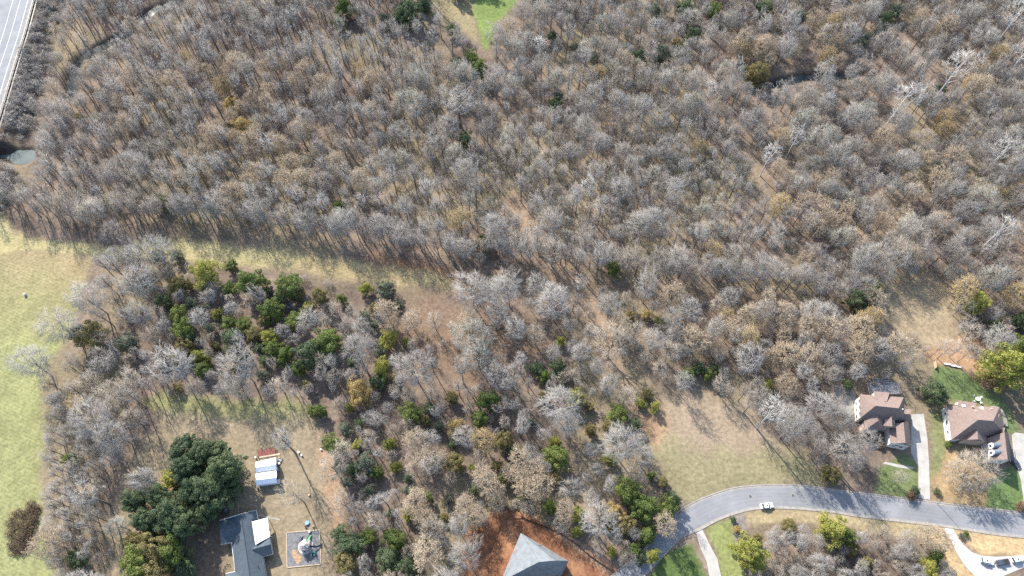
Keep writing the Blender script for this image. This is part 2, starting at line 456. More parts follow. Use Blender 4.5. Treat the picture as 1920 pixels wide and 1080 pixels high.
M_ASPH = mat('aged_asphalt', (.205, .212, .220), var=.07, scale=.25)
M_CONC = mat('kerb_concrete', (.27, .245, .215), var=.15, scale=.8)
M_DRIVE = mat('drive_concrete', (.34, .32, .285), var=.10, scale=.4)
M_DRIVEW = mat('new_drive_concrete', (.38, .365, .34), var=.10, scale=.3)
UP = [(1120, 1105), (1160, 1070), (1203, 1036), (1233, 997), (1256, 974), (1287, 951), (1323, 933), (1380, 915), (1447, 910), (1513, 912), (1580, 921), (1647, 929), (1713, 937), (1780, 946), (1847, 954), (1925, 962), (2030, 975)]
LO = [(1180, 1110), (1217, 1070), (1245, 1040), (1273, 1010), (1292, 1000), (1309, 994), (1347, 974), (1390, 959), (1423, 953), (1467, 952), (1547, 958), (1613, 968), (1697, 978), (1780, 988), (1863, 1001), (1925, 1008), (2030, 1022)]
UPL = resample(smooth_line(Px(UP)), 150); LOL = resample(smooth_line(Px(LO)), 150)
def road_surface():
    n = len(LOL); k = 17; V = []; C = []
    a, c = np.array(LOL), np.array(UPL)
    for j in range(k):
        f = j / (k - 1); p = a * (1 - f) + c * f; V.append(np.c_[p, np.full(n, .016)])
        wheel = sum(math.exp(-((f - q) / .045) ** 2) for q in (.16, .34, .64, .82)); mid = math.exp(-((f - .5) / .05) ** 2); edge = math.exp(-(min(f, 1 - f) / .06) ** 2)
        nz = fbm(p[:, 0] * .12, p[:, 1] * .12, 4); n2 = fbm(p[:, 0] * .6 + 30, p[:, 1] * .6, 3)
        v = (.198 - .016 * wheel - .018 * mid) * (.80 + .40 * nz) * (.88 + .24 * n2)
        w = edge * .7 * np.clip((n2 - .3) * 2.5, 0, 1)
        C.append(np.c_[v * (1 - w) + .26 * w, v * 1.01 * (1 - w) + .205 * w, v * 1.03 * (1 - w) + .15 * w, np.ones(n)])
    V = np.concatenate(V); C = np.concatenate(C)
    me = bpy.data.meshes.new('road')
    me.from_pydata(V.tolist(), [], [(j * n + i, j * n + i + 1, (j + 1) * n + i + 1, (j + 1) * n + i) for j in range(k - 1) for i in range(n - 1)]); me.update()
    ca = me.attributes.new('soil', 'FLOAT_COLOR', 'POINT'); ca.data.foreach_set('color', C.astype(np.float32).ravel())
    nt = M_ASPH.node_tree; at = nt.nodes.new('ShaderNodeAttribute'); at.attribute_name = 'soil'
    nz = nt.nodes.new('ShaderNodeTexNoise'); nz.inputs['Scale'].default_value = 3; nz.inputs['Detail'].default_value = 6
    tc = nt.nodes.new('ShaderNodeTexCoord'); nt.links.new(tc.outputs['Object'], nz.inputs['Vector'])
    mr = nt.nodes.new('ShaderNodeMapRange'); mr.inputs[3].default_value = .8; mr.inputs[4].default_value = 1.2; nt.links.new(nz.outputs['Fac'], mr.inputs[0])
    vm = nt.nodes.new('ShaderNodeVectorMath'); vm.operation = 'SCALE'; nt.links.new(at.outputs['Color'], vm.inputs[0]); nt.links.new(mr.outputs[0], vm.inputs['Scale'])
    nt.links.new(vm.outputs[0], nt.nodes['Principled BSDF'].inputs['Base Color'])
    obj('road', me, M_ASPH, kind='structure')
road_surface()
strip('gutter', offset(UPL, -.55), UPL, .024, M_CONC)
kerb_solid('kerb', UPL, offset(UPL, .40), 0, .13, M_CONC)
strip('gutter', LOL, offset(LOL, .55), .024, M_CONC)
kerb_solid('kerb', offset(LOL, -.40), LOL, 0, .13, M_CONC)

def sheet(name, pts, z, m, smooth=None, thick=None):
    pl = Px(pts)
    if smooth:
        c = smooth_line(pl + [pl[0]], smooth)[:-1]; pl = c
    b = MB()
    if thick:
        b.prism(pl, z - thick, z)
    else:
        a = sum(pl[i][0] * pl[(i + 1) % len(pl)][1] - pl[(i + 1) % len(pl)][0] * pl[i][1] for i in range(len(pl)))
        if a < 0: pl = pl[::-1]
        b.add([(*p, z) for p in pl], [tuple(range(len(pl)))])
    return b.build(name, m, kind='structure')
sheet('driveway', [(1709, 777), (1732, 776), (1739, 824), (1742, 871), (1744, 937), (1722, 934), (1722, 876), (1708, 849)], .05, M_DRIVE, thick=.08)
sheet('driveway', [(1897, 816), (1903, 811), (1960, 818), (1975, 965), (1922, 958), (1914, 900), (1900, 850)], .05, M_DRIVE, thick=.08)
sheet('driveway', [(1768, 990), (1787, 991), (1797, 1010), (1807, 1022), (1822, 1035), (1840, 1042), (1867, 1044), (1920, 1041), (1960, 1035), (1960, 1058), (1920, 1064), (1881, 1080), (1860, 1110), (1845, 1095), (1820, 1072), (1807, 1058), (1796, 1040), (1783, 1015)], .05, M_DRIVEW, thick=.08)
sheet('driveway', [(1305, 999), (1317, 993), (1330, 1020), (1345, 1048), (1352, 1080), (1355, 1120), (1333, 1120), (1330, 1080), (1325, 1053), (1313, 1027)], .05, M_DRIVE, thick=.08)
sheet('garden_path', [(1660, 866), (1690, 872), (1712, 876), (1712, 880), (1686, 877), (1655, 869)], .05, M_DRIVE, thick=.08)
sheet('garden_path', [(482, 963), (525, 973), (525, 976), (481, 967)], .04, M_CONC, thick=.06)
sheet('bank_terrace', [(1590, 720), (1604, 738), (1603, 775), (1588, 785), (1572, 760), (1562, 735), (1560, 722)], .03, mat('grey_dirt', (.24, .225, .2), var=.2, scale=.4))

# manhole covers in the asphalt
M_IRON = mat('cast_iron', (.10, .095, .09), rough=.6, spec=.4, metal=.3)
for i, (px, py, lb) in enumerate(((1407, 931, 'round dark manhole cover in the road, nearer the white car'), (1487, 929, 'round dark manhole cover in the road past the white car'))):
    c = P(px, py); t = thing('manhole_cover', lb, 'manhole', (c[0], c[1], .022), group='manhole covers in the road')
    b = MB(); b.prism([(.5 * math.cos(a * math.pi / 8), .5 * math.sin(a * math.pi / 8)) for a in range(16)], 0, .012); b.build('lid', M_IRON, t)
    b = MB(); n = 16
    ri = [(.52 * math.cos(a * math.pi / 8), .52 * math.sin(a * math.pi / 8)) for a in range(16)]; ro = [(x * 1.25, y * 1.25) for x, y in ri]
    b.add([(*p, .008) for p in ri] + [(*p, .008) for p in ro], [((i + 1) % n, i, n + i, n + (i + 1) % n) for i in range(n)]); b.build('rim', M_CONC, t)

# highway on its bank
hwE = resample(smooth_line(HW_E), 60)
hwW = offset(hwE, -19)
M_HW = mat('pale_concrete_highway', (.20, .204, .208), var=.10, scale=.2)
strip('highway', hwE, hwW, 5.0, M_HW)
for d, w in ((-1.2, .18), (-5.2, .14), (-9.0, .14)):
    strip('lane_line', offset(hwE, d), offset(hwE, d - w), 5.012, mat('road_paint', (.75, .75, .73), var=.05))
strip('shoulder', offset(hwE, 2.2), hwE, 4.97, mat('shoulder_gravel', (.24, .215, .19), var=.2, scale=.6))
M_GALV = mat('galvanised_steel', (.25, .25, .235), rough=.5, spec=.4, metal=.4)
for off_, h_, lb in ((1.9, .75, 'long galvanised guard rail along the highway edge, nearer the pavement'), (3.6, 1.1, 'weathered outer rail fence on the highway bank, farther from the pavement')):
    ln = offset(hwE, off_)
    z0 = 4.9 if off_ < 2.5 else 4.3
    t = thing('guard_rail', lb, 'guard rail', (*ln[0], z0), group='rails along the highway')
    l0 = np.array(ln[0])
    b = MB()
    for zz in ((h_ - .1,) if off_ < 2.5 else (h_ - .1, h_ * .5)):
        A = np.array(ln) - l0; Bq = np.array(offset(ln, .12)) - l0; n = len(A)
        b.add([(*p, zz + .3) for p in A] + [(*p, zz + .3) for p in Bq] + [(*p, zz) for p in A] + [(*p, zz) for p in Bq],
              [(i, i + 1, n + i + 1, n + i) for i in range(n - 1)] + [(2 * n + i, 2 * n + i + 1, i + 1, i) for i in range(n - 1)] + [(n + i, n + i + 1, 3 * n + i + 1, 3 * n + i) for i in range(n - 1)])
    b.build('rail', M_GALV, t)
    pb = MB(); pb.box((0, 0, h_ / 2 - .4), (.12, .12, h_ + .72)); me = None
    for p in resample(ln, 46):
        q = np.array(p) - l0 + .2
        if me is None:
            o = pb.build('post', M_GALV, t); me = o.data
        else:
            o = obj('post', me, None, t)
        o.location = (q[0], q[1], 0)

# ------------------------------------------------------------------ houses
M_ROOFB = mat('brown_shingles', (.185, .138, .118), var=.10, scale=1.2, bump=.4)
M_ROOFS = mat('slate_blue_shingles', (.066, .083, .096), var=.12, scale=1.0, bump=.4)
M_ROOFG = mat('new_grey_shingles', (.160, .173, .178), var=.12, scale=.6, bump=.4)
M_WMETAL = mat('white_metal_roof', (.80, .80, .80), rough=.45, spec=.4, var=.03)
M_WALLW = mat('cream_siding', (.62, .58, .52), var=.06, scale=.6)
M_BRICK = mat('pale_brick', (.42, .35, .30), var=.15, scale=2)
M_TRIM = mat('white_trim', (.78, .77, .75), var=.03)
M_GLASS = mat('window_glass', (.05, .06, .075), rough=.08, spec=.6, var=.1)
M_DARKW = mat('dark_wood', (.12, .095, .08), var=.2, scale=3)
M_GREYW = mat('weathered_wood', (.20, .195, .19), var=.3, scale=3)
M_REDW = mat('red_stained_wood', (.22, .085, .07), var=.25, scale=3)
M_TANW = mat('tan_lumber', (.44, .34, .24), var=.15, scale=3)

def roof_part(name, planes, m, parent, org, th=.22):
    """roof planes (lists of xyz) turned into a slab with fascia"""
    key = {}; V = []; F = []
    for pl in planes:
        f = []
        for p in pl:
            k = tuple(round(c, 2) for c in p)
            if k not in key: key[k] = len(V); V.append((p[0] - org[0], p[1] - org[1], p[2] - org[2]))
            f.append(key[k])
        a = [np.array(V[i]) for i in f]
        nrm = sum(np.cross(a[i], a[(i + 1) % len(a)]) for i in range(len(a)))
        if nrm[2] < 0: f = f[::-1]
        F.append(tuple(f))
    n = len(V); b = MB()
    V2 = V + [(x, y, z - th) for x, y, z in V]
    edges = {}
    for f in F:
        for i in range(len(f)): edges[(f[i], f[(i + 1) % len(f)])] = 1
    fs = list(F) + [tuple(i + n for i in reversed(f)) for f in F]
    for (i, j) in edges:
        if (j, i) not in edges: fs.append((j, i, i + n, j + n))
    b.add(V2, fs)
    return b.build(name, m, parent)
def shrink(pl, d):
    a = np.array(pl); c = a.mean(0); n = len(a); out = []
    area = sum(a[i][0] * a[(i + 1) % n][1] - a[(i + 1) % n][0] * a[i][1] for i in range(n))
    s = 1 if area > 0 else -1
    for i in range(n):
        e1 = a[i] - a[i - 1]; e2 = a[(i + 1) % n] - a[i]
        n1 = np.array((-e1[1], e1[0])) / (np.linalg.norm(e1) + 1e-9) * s; n2 = np.array((-e2[1], e2[0])) / (np.linalg.norm(e2) + 1e-9) * s
        q = n1 + n2; q = q / max(.5, np.dot(q, q) / 2)
        out.append(tuple(a[i] + q * d))
    return out
def window_on(parent, a, b_, t, z, w, h, org, n=None):
    """window in the wall running a->b_ (xy), at fraction t"""
    a = np.array(a); b_ = np.array(b_); d = b_ - a; L = np.linalg.norm(d); d = d / L
    c = a + d * L * t - np.array(org[:2]); rz = math.atan2(d[1], d[0])
    f = MB(); f.box((0, 0, h / 2 + .05), (w + .2, .12, .1)); f.box((0, 0, -h / 2 - .05), (w + .3, .18, .1))
    for s in (-1, 1): f.box((s * (w / 2 + .05), 0, 0), (.1, .12, h))
    f.box((0, 0, 0), (.05, .09, h))
    fr = f.build('window', M_TRIM, parent); fr.location = (c[0], c[1], z); fr.rotation_euler = (0, 0, rz)
    g = MB(); g.box((0, 0, 0), (w, .05, h)); g.build('pane', M_GLASS, fr)

def house(name, label, Zf, foot, org_px, wallm, z_eave):
    pass

# --- brown house with the deck (west of the pair)
Z4 = lambda x, y, z=0: P(1590 + x / 6.75, 700 + y / 6.75, z)
o1 = Z4(430, 560, 0)
h1 = thing('brown_roofed_house', 'brown-roofed two-storey house with a deck behind and its driveway alongside', 'house', o1, group='suburban houses')
E1, R1 = 5.8, 11.0
rp = lambda nm, pls, m=M_ROOFB, th=.22: roof_part(nm, pls, m, h1, o1, th)
BL, BR, FR, FL = Z4(148, 265, E1), Z4(705, 303, E1), Z4(722, 600, E1), Z4(160, 562, E1)
Ra, Rb = Z4(350, 410, R1), Z4(642, 442, R1)
rp('roof', [(BL, BR, Rb, Ra), (BL, Ra, FL), (FL, Ra, Rb, FR), (BR, FR, Rb)])
rp('shed_dormer_roof', [(Z4(330, 226, 6.6), Z4(526, 245, 6.6), Z4(493, 356, 8.9), Z4(343, 366, 8.9))])
rp('front_hip_roof', [(Z4(203, 582, 5.2), Z4(340, 478, 7.6), Z4(382, 600, 7.6), Z4(208, 718, 5.2)), (Z4(340, 478, 7.6), Z4(470, 560, 5.2), Z4(450, 712, 5.2), Z4(382, 600, 7.6)), (Z4(208, 718, 5.2), Z4(382, 600, 7.6), Z4(450, 712, 5.2))])
I, O = Z4(552, 545, 8.9), Z4(560, 672, 8.9)
rp('front_gable_roof', [(I, O, Z4(442, 662, 6.0)), (I, Z4(612, 698, 6.0), O)])
rp('garage_roof', [(Z4(703, 622, 7.6), Z4(727, 880, 7.6), Z4(538, 888, 4.8), Z4(520, 640, 4.8)), (Z4(703, 622, 7.6), Z4(772, 600, 4.8), Z4(797, 940, 4.8), Z4(727, 880, 7.6))])
rp('side_gable_roof', [(Z4(715, 450, 5.6), Z4(799, 457, 5.6), Z4(789, 516, 7.4), Z4(695, 512, 7.4)), (Z4(695, 512, 7.4), Z4(789, 516, 7.4), Z4(807, 603, 5.6), Z4(725, 598, 5.6))])
rp('pent_roof', [(Z4(600, 890, 3.9), Z4(742, 905, 3.9), Z4(790, 944, 3.2), Z4(600, 915, 3.2))])
def walls(parent, org, pl, z0, z1, m, ins=.45, name='wall'):
    b = MB(); q = shrink(pl, ins); b.prism([(x - org[0], y - org[1]) for x, y in q], z0, z1)
    b.build(name, m, parent); return q
xy = lambda *ps: [p[:2] for p in ps]
w1 = walls(h1, o1, xy(FL, FR, BR, BL), 0, E1 - .15, M_WALLW)
wg = walls(h1, o1, xy(Z4(538, 888, 4.8), Z4(797, 940, 4.8), Z4(772, 600, 4.8), Z4(520, 640, 4.8)), 0, 4.7, M_WALLW)
walls(h1, o1, xy(Z4(208, 718, 5.2), Z4(450, 712, 5.2), Z4(470, 560, 5.2), Z4(203, 582, 5.2)), 0, 5.05, M_BRICK)
walls(h1, o1, xy(Z4(442, 662, 6), Z4(612, 698, 6), Z4(600, 560, 6), Z4(470, 560, 6)), 0, 5.9, M_BRICK, .3)
walls(h1, o1, xy(Z4(330, 226, 6.6), Z4(526, 245, 6.6), Z4(493, 356, 8.9), Z4(343, 366, 8.9)), 0, 6.6, M_WALLW, .3)
walls(h1, o1, xy(Z4(715, 450, 5.6), Z4(799, 457, 5.6), Z4(807, 603, 5.6), Z4(725, 598, 5.6)), 0, 5.5, M_WALLW, .3)
for t in (.2, .5, .8):
    for z in (1.7, 4.3):
        a, c = np.array(w1[3]), np.array(w1[0]); d = (c - a) / np.linalg.norm(c - a); nn = np.array((d[1], -d[0])) * -.06
        window_on(h1, a + nn * -1 * (1 if np.dot(nn, np.array(o1[:2]) - a) > 0 else -1), c + nn * -1 * (1 if np.dot(nn, np.array(o1[:2]) - a) > 0 else -1), t, z, 1.0, 1.4, o1)
for t in (.3, .7):
    a, c = np.array(wg[0]), np.array(wg[1]); d = (c - a) / np.linalg.norm(c - a); nn = np.array((d[1], -d[0])) * .06
    window_on(h1, a + nn, c + nn, t, 2.2, 1.1, 1.3, o1)
b = MB(); c = Z4(679, 462, 7.5); b.tube([(c[0] - o1[0], c[1] - o1[1], 6.6), (c[0] - o1[0], c[1] - o1[1], 8.4)], .2, 8); b.build('vent_pipe', M_TRIM, h1)
# deck behind
dk = [Z4(228, 190, 2.6), Z4(330, 150, 2.6), Z4(470, 150, 2.6), Z4(590, 195, 2.6), Z4(590, 285, 2.6), Z4(228, 270, 2.6)]
d1 = MB(); pts = [p[:2] for p in dk]
dd = thing('deck', 'weathered grey wooden deck behind the brown-roofed house', 'deck', (*Z4(410, 230)[:2], 0))
od = Z4(410, 230)
for k in range(18):   # boards
    x0 = -9 + k * 1.0
    b = MB(); yb = 5.0 if 3 < k < 14 else 3.4
    b.box((-5.6 + k * .65, .4 + (yb - 3.4) / 2, 2.5), (.6, yb + 1.4, .1)); b.build('plank', M_GREYW, dd)
for sx in (-5.95, 5.85): 
    b = MB(); b.box((sx, .4, 3.1), (.1, 4.8, .9)); b.build('railing', M_GREYW, dd)
b = MB(); b.box((0, 3.95, 3.4), (7.0, .12, .12)); b.box((0, 3.95, 2.85), (7.0, .08, .08))
for k in range(24): b.box((-3.45 + k * .3, 3.95, 3.0), (.05, .05, .8))
b.build('railing', M_GREYW, dd)
for sx in (-5.6, -2, 2, 5.4):
    b = MB(); b.box((sx, 2.4, 1.22), (.2, .2, 2.44)); b.build('post', M_GREYW, dd)
for (x, y, lb) in ((-3.2, 2.2, 'dark patio table with chairs on the grey deck'), (1.6, 2.6, 'grey cushioned outdoor sofa on the weathered deck')):
    q = (od[0] + x, od[1] + y, 2.55)
    if 'table' in lb:
        t = thing('patio_table', lb, 'table', q)
        b = MB(); b.prism([(.9 * math.cos(a * math.pi / 8), .9 * math.sin(a * math.pi / 8)) for a in range(16)], .7, .76); b.build('tabletop', M_DARKW, t)
        for sx in (-.5, .5):
            for sy in (-.5, .5): b = MB(); b.box((sx, sy, .35), (.07, .07, .7)); b.build('leg', M_DARKW, t)
    else:
        t = thing('outdoor_sofa', lb, 'sofa', q)
        b = MB(); b.box((0, 0, .22), (2.2, .9, .44)); b.build('seat', M_GREYW, t)
        b = MB(); b.box((0, .5, .5), (2.2, .15, .9)); b.build('backrest', M_GREYW, t)

# --- brown house with round dormers
Z5 = lambda x, y, z=0: P(1750 + x / 6, 720 + y / 6, z)
o2 = Z5(480, 480)
h2 = thing('brown_roofed_house', 'brown-roofed house with two barrel dormers on its garage wing', 'house', o2, group='suburban houses')
rq = lambda nm, pls, m=M_ROOFB, th=.22: roof_part(nm, pls, m, h2, o2, th)
E2, R2 = 4.8, 11.6
BL, FL, BR, FR = Z5(155, 224, E2), Z5(207, 627, E2), Z5(745, 262, E2), Z5(812, 560, E2)
Ra, Rb = Z5(505, 402, R2), Z5(672, 416, R2)
rq('roof', [(BL, BR, Rb, Ra), (BL, Ra, FL), (FL, Ra, Rb, FR), (BR, FR, Rb)])
rq('back_bay_roof', [(Z5(280, 183, 4.7), Z5(482, 212, 4.7), Z5(475, 275, 5.9), Z5(284, 250, 5.9))])
I, O = Z5(488, 448, 8.6), Z5(503, 622, 8.6)
rq('front_gable_roof', [(I, O, Z5(352, 628, 5.0), Z5(356, 550, 5.0)), (I, Z5(600, 600, 5.0), Z5(606, 660, 5.0), O)])
rq('side_gable_roof', [(Z5(690, 350, 5.4), Z5(745, 338, 7.0), Z5(712, 456, 8.2), Z5(666, 448, 6.6)), (Z5(745, 338, 7.0), Z5(798, 478, 5.2), Z5(712, 456, 8.2))])
rq('side_porch_roof', [(Z5(768, 488, 5.6), Z5(808, 492, 5.6), Z5(796, 542, 6.4), Z5(755, 540, 6.4))])
rq('garage_roof', [(Z5(800, 540, 7.9), Z5(836, 850, 7.9), Z5(645, 856, 4.8), Z5(600, 610, 4.8)), (Z5(800, 540, 7.9), Z5(845, 548, 4.8), Z5(874, 872, 4.8), Z5(836, 850, 7.9))])
w2 = walls(h2, o2, xy(FL, FR, BR, BL), 0, E2 - .15, M_WALLW)
wg2 = walls(h2, o2, xy(Z5(645, 856, 4.8), Z5(874, 872, 4.8), Z5(845, 548, 4.8), Z5(600, 610, 4.8)), 0, 4.7, M_WALLW)
walls(h2, o2, xy(Z5(352, 628, 5), Z5(606, 660, 5), Z5(600, 560, 5), Z5(356, 550, 5)), 0, 4.9, M_BRICK, .3)
walls(h2, o2, xy(Z5(280, 183, 4.7), Z5(482, 212, 4.7), Z5(475, 290, 4.7), Z5(284, 270, 4.7)), 0, 4.6, M_WALLW, .3)
for pl, nW in ((w2, 3), (wg2, 2)):
    pass
def wins(hs, og, a, c, ts, z, w=1.1, h=1.4):
    a, c = np.array(a), np.array(c); d = (c - a) / np.linalg.norm(c - a); nn = np.array((d[1], -d[0]))
    if np.dot(nn, np.array(og[:2]) - a) > 0: nn = -nn
    for t in ts: window_on(hs, a + nn * .05, c + nn * .05, t, z, w, h, og)
wins(h2, o2, w2[3], w2[0], (.2, .45, .75), 2.3)
wins(h2, o2, wg2[0], wg2[1], (.3, .7), 2.3)
wins(h2, o2, wg2[3], wg2[0], (.55, .75, .92), 2.2, .9, 1.5)
M_BARREL = mat('grey_metal_barrel', (.16, .185, .21), rough=.5, spec=.4, metal=.2)
for (x0, y0) in ((655, 692), (662, 770)):
    f = np.array(Z5(x0 + 8, y0, 6.4)); bk = np.array(Z5(x0 + 118, y0 - 8, 6.4)); ax = bk - f; L = np.linalg.norm(ax); ax = ax / L
    sd = np.array((-ax[1], ax[0], 0)); up = np.array((0, 0, 1.0)); R = .95; n = 10
    rb = MB(); vs = []
    for e in (f, f + ax * L):
        for k in range(n + 1):
            a = math.pi * k / n; vs.append(tuple(e + sd * R * math.cos(a) + up * R * .9 * math.sin(a) - np.array(o2)))
    rb.add(vs, [(k, k + 1, n + 2 + k, n + 1 + k) for k in range(n)]); dr = rb.build('barrel_dormer', M_BARREL, h2)
    wb = MB(); c = f - np.array(o2)
    face = [tuple(c + sd * R * math.cos(math.pi * k / n) + up * R * .9 * math.sin(math.pi * k / n)) for k in range(n + 1)] + [tuple(c - sd * R - up * 1.5), tuple(c + sd * R - up * 1.5)]
    f2 = [tuple(np.array(p) - ax * .5) for p in face]
    m_ = len(face)
    wb.add(face + f2, [tuple(range(m_, 2 * m_))] + [(i, (i + 1) % m_, m_ + (i + 1) % m_, m_ + i) for i in range(m_)]); wb.build('dormer_face', M_TRIM, dr)
    gb = MB(); g = c - ax * .52 - up * .3; gb.box(g, (.06, .8, 1.1), math.atan2(ax[1], ax[0])); gb.build('pane', M_GLASS, dr)
for (x, y, z) in ((340, 246, 6.0), (546, 272, 6.0)):
    c = np.array(Z5(x, y, z)) - np.array(o2); b = MB(); b.box(c, (1.0, .9, .5)); b.build('skylight', M_TRIM, h2)
for (x, y, z) in ((437, 258, 6.2), (468, 308, 7.0), (643, 285, 6.0)):
    c = np.array(Z5(x, y, z)) - np.array(o2); b = MB(); b.box(c, (.55, .55, 1.5)); b.build('chimney', M_BRICK, h2)
ds = thing('curved_retaining_wall', 'pale curved garden wall behind the house with barrel dormers', 'wall', Z5(740, 330))
og = Z5(740, 330); ln = [np.array(Z5(x, y)[:2]) - np.array(og[:2]) for x, y in smooth_line([(640, 268), (690, 268), (745, 292), (785, 350), (805, 420), (812, 480)], 4)]
for a, c in zip(ln[:-1], ln[1:]):
    d = c - a; b = MB(); b.box((*((a + c) / 2), .35), (np.linalg.norm(d) - .04, .9, .7), math.atan2(d[1], d[0])); b.build('stone', M_CONC, ds)
t = thing('patio_set', 'white patio table and chairs behind the house with dormers', 'table', (*Z5(490, 175)[:2], 0))
b = MB(); b.prism([(1.0 * math.cos(a * math.pi / 6), .8 * math.sin(a * math.pi / 6)) for a in range(12)], .7, .78); b.build('tabletop', M_TRIM, t)
b = MB(); b.tube([(0, 0, 0), (0, 0, .7)], .08, 8); b.build('pedestal', M_TRIM, t)
for k in range(4):
    a = k * math.pi / 2 + .5; cx, cy = 1.7 * math.cos(a), 1.5 * math.sin(a)
    c = thing('patio_chair', ['white patio chair on the window side of the patio table', 'white patio chair on the lawn side of the patio table', 'white patio chair at the wooded end of the patio table', 'white patio chair at the curved wall end of the patio table'][k], 'chair', (Z5(490, 175)[0] + cx, Z5(490, 175)[1] + cy, 0), a, 'chairs round the white patio table')
    b = MB(); b.box((0, 0, .42), (.6, .6, .08)); b.build('seat', M_TRIM, c)
    b = MB(); b.box((.3, 0, .7), (.07, .6, .6)); b.build('backrest', M_TRIM, c)
    for sx in (-.24, .24):
        for sy in (-.24, .24): b = MB(); b.box((sx, sy, .19), (.06, .06, .38)); b.build('leg', M_TRIM, c)

# --- slate-roofed house by the playground
Z3 = lambda x, y, z=0: P(400 + x / 8, 945 + y / 8, z)
o3 = Z3(480, 650)
h3 = thing('slate_roofed_house', 'single-storey house with slate-blue roof and a white metal porch roof', 'house', o3)
E3, R3 = 3.0, 5.6
rr = lambda nm, pls, m=M_ROOFS, th=.2: roof_part(nm, pls, m, h3, o3, th)
A_, B_ = Z3(412, 150, R3), Z3(572, 1240, R3)
rr('roof', [(A_, B_, Z3(345, 1240, E3), Z3(250, 205, E3)), (A_, Z3(645, 95, E3), Z3(815, 1240, E3), B_)])
rr('west_wing_roof', [(Z3(88, 250, 2.98), Z3(258, 203, 2.98), Z3(408, 335, 4.9), Z3(98, 412, 4.9)), (Z3(98, 412, 4.9), Z3(408, 335, 4.9), Z3(272, 574, 2.98), Z3(114, 609, 2.98))])
rr('east_wing_roof', [(Z3(580, 682, 4.9), Z3(862, 602, 4.9), Z3(888, 748, 3.02), Z3(745, 790, 3.02)), (Z3(580, 682, 4.9), Z3(740, 500, 3.02), Z3(842, 478, 3.02), Z3(862, 602, 4.9))])
rr('west_porch_roof', [(Z3(186, 1048, 2.98), Z3(345, 1013, 2.98), Z3(470, 1125, 4.7), Z3(190, 1180, 4.7)), (Z3(190, 1180, 4.7), Z3(470, 1125, 4.7), Z3(400, 1330, 2.98), Z3(200, 1350, 2.98))])
rr('porch_roof', [(Z3(578, 265, 4.6), Z3(810, 205, 3.5), Z3(850, 490, 3.6), Z3(632, 608, 5.25))], M_WMETAL, .12)
w3 = walls(h3, o3, xy(Z3(250, 205, E3), Z3(345, 1240, E3), Z3(815, 1240, E3), Z3(645, 95, E3)), 0, 2.85, M_BRICK)
walls(h3, o3, xy(Z3(88, 250, E3), Z3(114, 609, E3), Z3(272, 574, E3), Z3(258, 203, E3)), 0, 2.82, M_BRICK, .35)
walls(h3, o3, xy(Z3(888, 748, E3), Z3(745, 790, E3), Z3(720, 500, E3), Z3(842, 478, E3)), 0, 2.83, M_BRICK, .35)
walls(h3, o3, xy(Z3(186, 1048, E3), Z3(345, 1013, E3), Z3(400, 1330, E3), Z3(200, 1350, E3)), 0, 2.81, M_BRICK, .35)
wins(h3, o3, w3[2], w3[3], (.15, .3), 1.6)
for (x, y) in ((800, 215), (835, 470)):
    c = np.array(Z3(x, y, 3.4)) - np.array(o3); b = MB(); b.box((c[0], c[1], 1.65), (.15, .15, 3.3)); b.build('post', M_TRIM, h3)
rb = MB()
for a, c in ((A_, B_),):
    rb.tube([np.array(a) - np.array(o3) + (0, 0, .02), np.array(c) - np.array(o3) + (0, 0, .02)], .12, 6)
rb.build('ridge_cap', mat('dark_ridge', (.04, .05, .06)), h3)
tr = MB()
for a, c in (((88, 250), (412, 150)), ((412, 150), (645, 95)), ((645, 95), (668, 232)), ((114, 609), (272, 574)), ((272, 574), (327, 1013)), ((327, 1013), (186, 1048)), ((745, 790), (888, 748)), ((888, 748), (862, 602)), ((745, 790), (800, 1160))):
    za = R3 if a == (412, 150) else 2.98; zb = R3 if c == (412, 150) else (4.85 if c == (862, 602) else 2.98)
    tr.tube([np.array(Z3(*a, za - .1)) - np.array(o3), np.array(Z3(*c, zb - .1)) - np.array(o3)], .09, 4)
tr.build('gutter', M_TRIM, h3)
for (x, y) in ((390, 480), (660, 920), (505, 590)):
    c = np.array(Z3(x, y, 4.6)) - np.array(o3); b = MB(); b.tube([c - (0, 0, .5), c + (0, 0, .35)], .13, 6); b.build('vent_pipe', M_DARKW, h3)

# --- unfinished grey-roofed house on the clay lot
Z6 = lambda x, y, z=0: P(860 + x / 6.4, 920 + y / 6.4, z)
o4 = Z6(1000, 950)
h4 = thing('grey_roofed_house', 'unfinished house with new pale grey roof on bare red clay', 'house', o4)
rs = lambda nm, pls, m=M_ROOFG, th=.25: roof_part(nm, pls, m, h4, o4, th)
E4, R4 = 5.4, 12.8
back, right, lf = Z6(745, 508, E4), Z6(1318, 842, E4), Z6(505, 1090, E4)
r1, r2 = Z6(960, 856, R4), Z6(1156, 838, R4)
fr = Z6(1240, 1012, E4); fl = tuple(np.array(fr) + (np.array(r1) - np.array(r2)) * 2.6)
rs('roof', [(back, right, r2, r1), (back, r1, lf), (r1, fl, lf), (r1, r2, fr, fl), (r2, right, fr)])
walls(h4, o4, xy(back, right, fr, fl, lf), 0, E4 - .2, mat('osb_sheathing', (.40, .31, .2), var=.2, scale=1.5), .5)
b = MB(); c = np.array(Z6(980, 658, 7.2)) - np.array(o4); b.box(c, (2.2, .22, .3), math.radians(6)); b.build('ridge_vent', M_DARKW, h4)
b = MB(); c = np.array(Z6(900, 900, 8.4)) - np.array(o4); b.box(c, (.7, .9, .3), .4); b.build('skylight', M_TRIM, h4)

